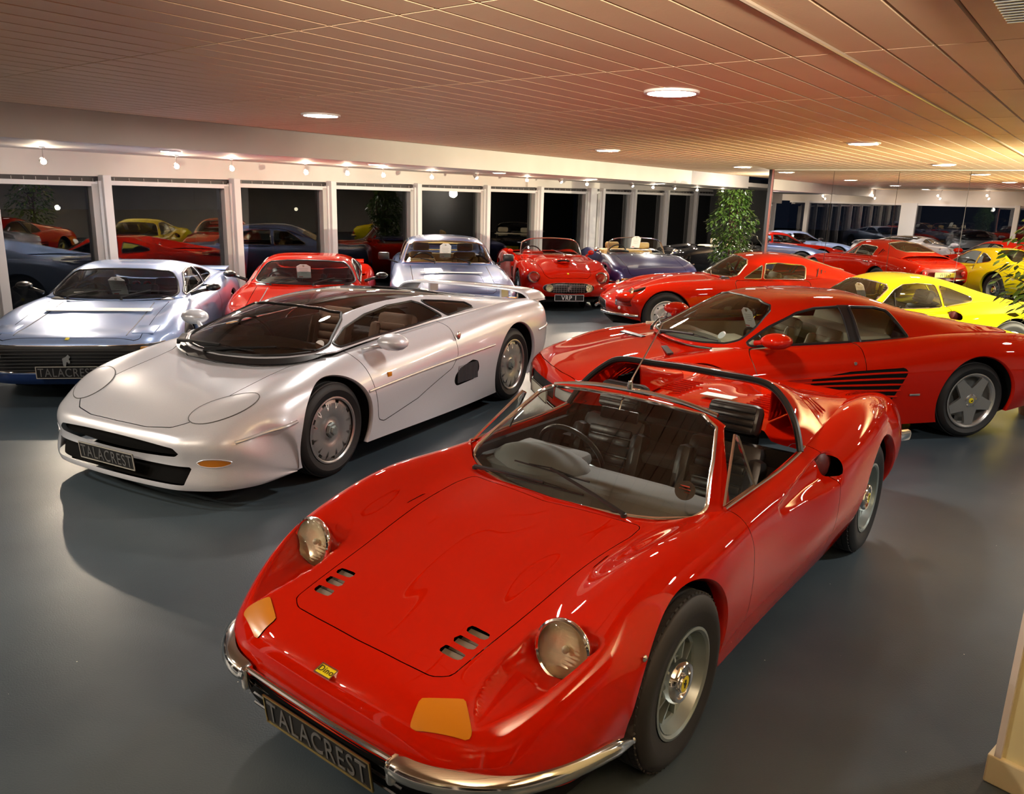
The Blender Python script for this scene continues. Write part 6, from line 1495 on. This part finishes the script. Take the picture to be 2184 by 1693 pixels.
    wiper(car,(-.80,.22,.895),(-.90,-.02,.97),(-.05,-1,0),chrome,.34)
    wheels(car,'wire' if not wedge else 'star5',[(0,.80+w,.335,.212,.19,False),(-2.4,.81+w,.335,.212,.19,False)])
    return car
R_=math.radians
def place_cars():
    c=build_dino('open_sports_car','red open sports car with chrome quarter bumpers in the foreground',(-.008,2.915,-2.225),red,True,h=.014,hero=True)
    build_silver((-2.056,5.708,-2.049))
    c=build_strake((1.29,7.03,-2.911)); c['label']='red coupe with dark slatted side intakes and cream seats, behind the open car'
    c=build_fastback((2.15,12.16,R_(-177.4))); c['label']='red fastback coupe with chrome window frames and pale disc wheels beside the tall plant'
    c=build_dino('sports_coupe','yellow sports coupe with round side intake behind the red slatted coupe',(3.59,9.96,-2.982),yellow,False,h=.026,plate=False)
    c,S=build_wedge('wedge_coupe',(-4.15,7.88,R_(-80.5)),pale_blue,under_col=navy_lower,txt='TALACREST'); c['label']='pale blue wedge-nosed coupe with dark lower nose at the left'
    c,S=build_wedge('wedge_coupe',(-2.586,9.66,R_(-80)),red,txt=None); c['label']='red wedge-nosed coupe mostly hidden behind the silver supercar'
    c=build_notchback((-.93,11.6,R_(-81.5))); c['label']='steel blue saloon coupe with tan seats and upright roof'
    c=build_spider('open_tourer',(.83,14.64,R_(-81.3)),red,wedge=False,seatm=leather_brown,plate='VRP 1'); c['label']='red open tourer with oval grille and number plate VRP 1'
    c=build_spider('open_tourer',(2.62,15.85,R_(-84)),deep_blue,wedge=True,seatm=leather_tan); c['label']='deep blue open tourer with yellow-tan seats facing the room'
    c=build_spider('open_tourer',(6.9,21.0,R_(20)),black_paint,wedge=True,seatm=leather_cream); c['label']='black open tourer with cream headrests partly hidden by the tall plant'
place_cars()
build_plants(); build_tags()
for x_,tx,e_ in ((-1.7,-4.5,3200),(1.9,6,3200),(.1,.5,2200)):  # unseen floods behind the camera, added to brighten ceiling and fascia
    ld=bpy.data.lights.new('fill_flood','SPOT'); ld.energy=e_; ld.spot_size=math.radians(52); ld.spot_blend=.8; ld.color=(1,.87,.72); ld.shadow_soft_size=.10
    so=bpy.data.objects.new('fill_flood',ld); COL.objects.link(so); so.location=(x_,-1.2,2.2); d_=Vector((tx-x_,11.2,0)).normalized()+Vector((0,0,.30)); so.rotation_euler=d_.to_track_quat('-Z','Y').to_euler()
for o in list(SC.objects):
    if o.name.startswith('spotlight') and 'turned' not in o.get('label',''):
        f=[c for c in o.children if c.name.startswith('lamp_face')][0]; lo_=o.location+Vector(f.data.vertices[0].co); ld=bpy.data.lights.new('spot_beam','SPOT'); ld.energy=120; ld.spot_size=1.5; ld.spot_blend=.7; ld.color=(1,.84,.66); ld.shadow_soft_size=.03
        so=bpy.data.objects.new('spot_beam',ld); COL.objects.link(so); aim=(Vector((0,2.5,0))-lo_); aim=Vector((aim.x,aim.y,0)).normalized()+Vector((0,0,-.75)); so.location=lo_+aim*.03; lp=bpy.data.lights.new('spot_spill','POINT'); lp.energy=5.5; lp.color=(1,.86,.74); lp.shadow_soft_size=.03; lo2=bpy.data.objects.new('spot_spill',lp); COL.objects.link(lo2); lo2.location=lo_+Vector((0,0,.02))-aim*.12; so.rotation_euler=aim.to_track_quat('-Z','Y').to_euler()

ld=bpy.data.lights.new('right_fill','SPOT'); ld.energy=5200; ld.spot_size=math.radians(100); ld.spot_blend=.9; ld.color=(1,.90,.62); ld.shadow_soft_size=.07  # unseen fill added at the right to lift the far ceiling and soffit
so=bpy.data.objects.new('right_fill',ld); COL.objects.link(so); so.location=UV(-3.6,11.5,1.25); d_=(UV(4,14.5,3.3)-so.location); so.rotation_euler=d_.to_track_quat('-Z','Y').to_euler()
ld=bpy.data.lights.new('panel_fill','POINT'); ld.energy=90; ld.color=(.85,.95,1); ld.shadow_soft_size=.02  # added point light that brightens the pale panel outside
so=bpy.data.objects.new('panel_fill',ld); COL.objects.link(so); p_=bpy.data.objects['pale_panel'].data.vertices[0].co; so.location=Vector((p_.x+.3,p_.y-1.0,2.5))

ld=bpy.data.lights.new('annex_fill','POINT'); ld.energy=170; ld.color=(1,.90,.76); ld.shadow_soft_size=.12  # unseen fill added behind the mirror wall for the dark soffit end
so=bpy.data.objects.new('annex_fill',ld); COL.objects.link(so); so.location=UV(6.35,18.6,2.0)
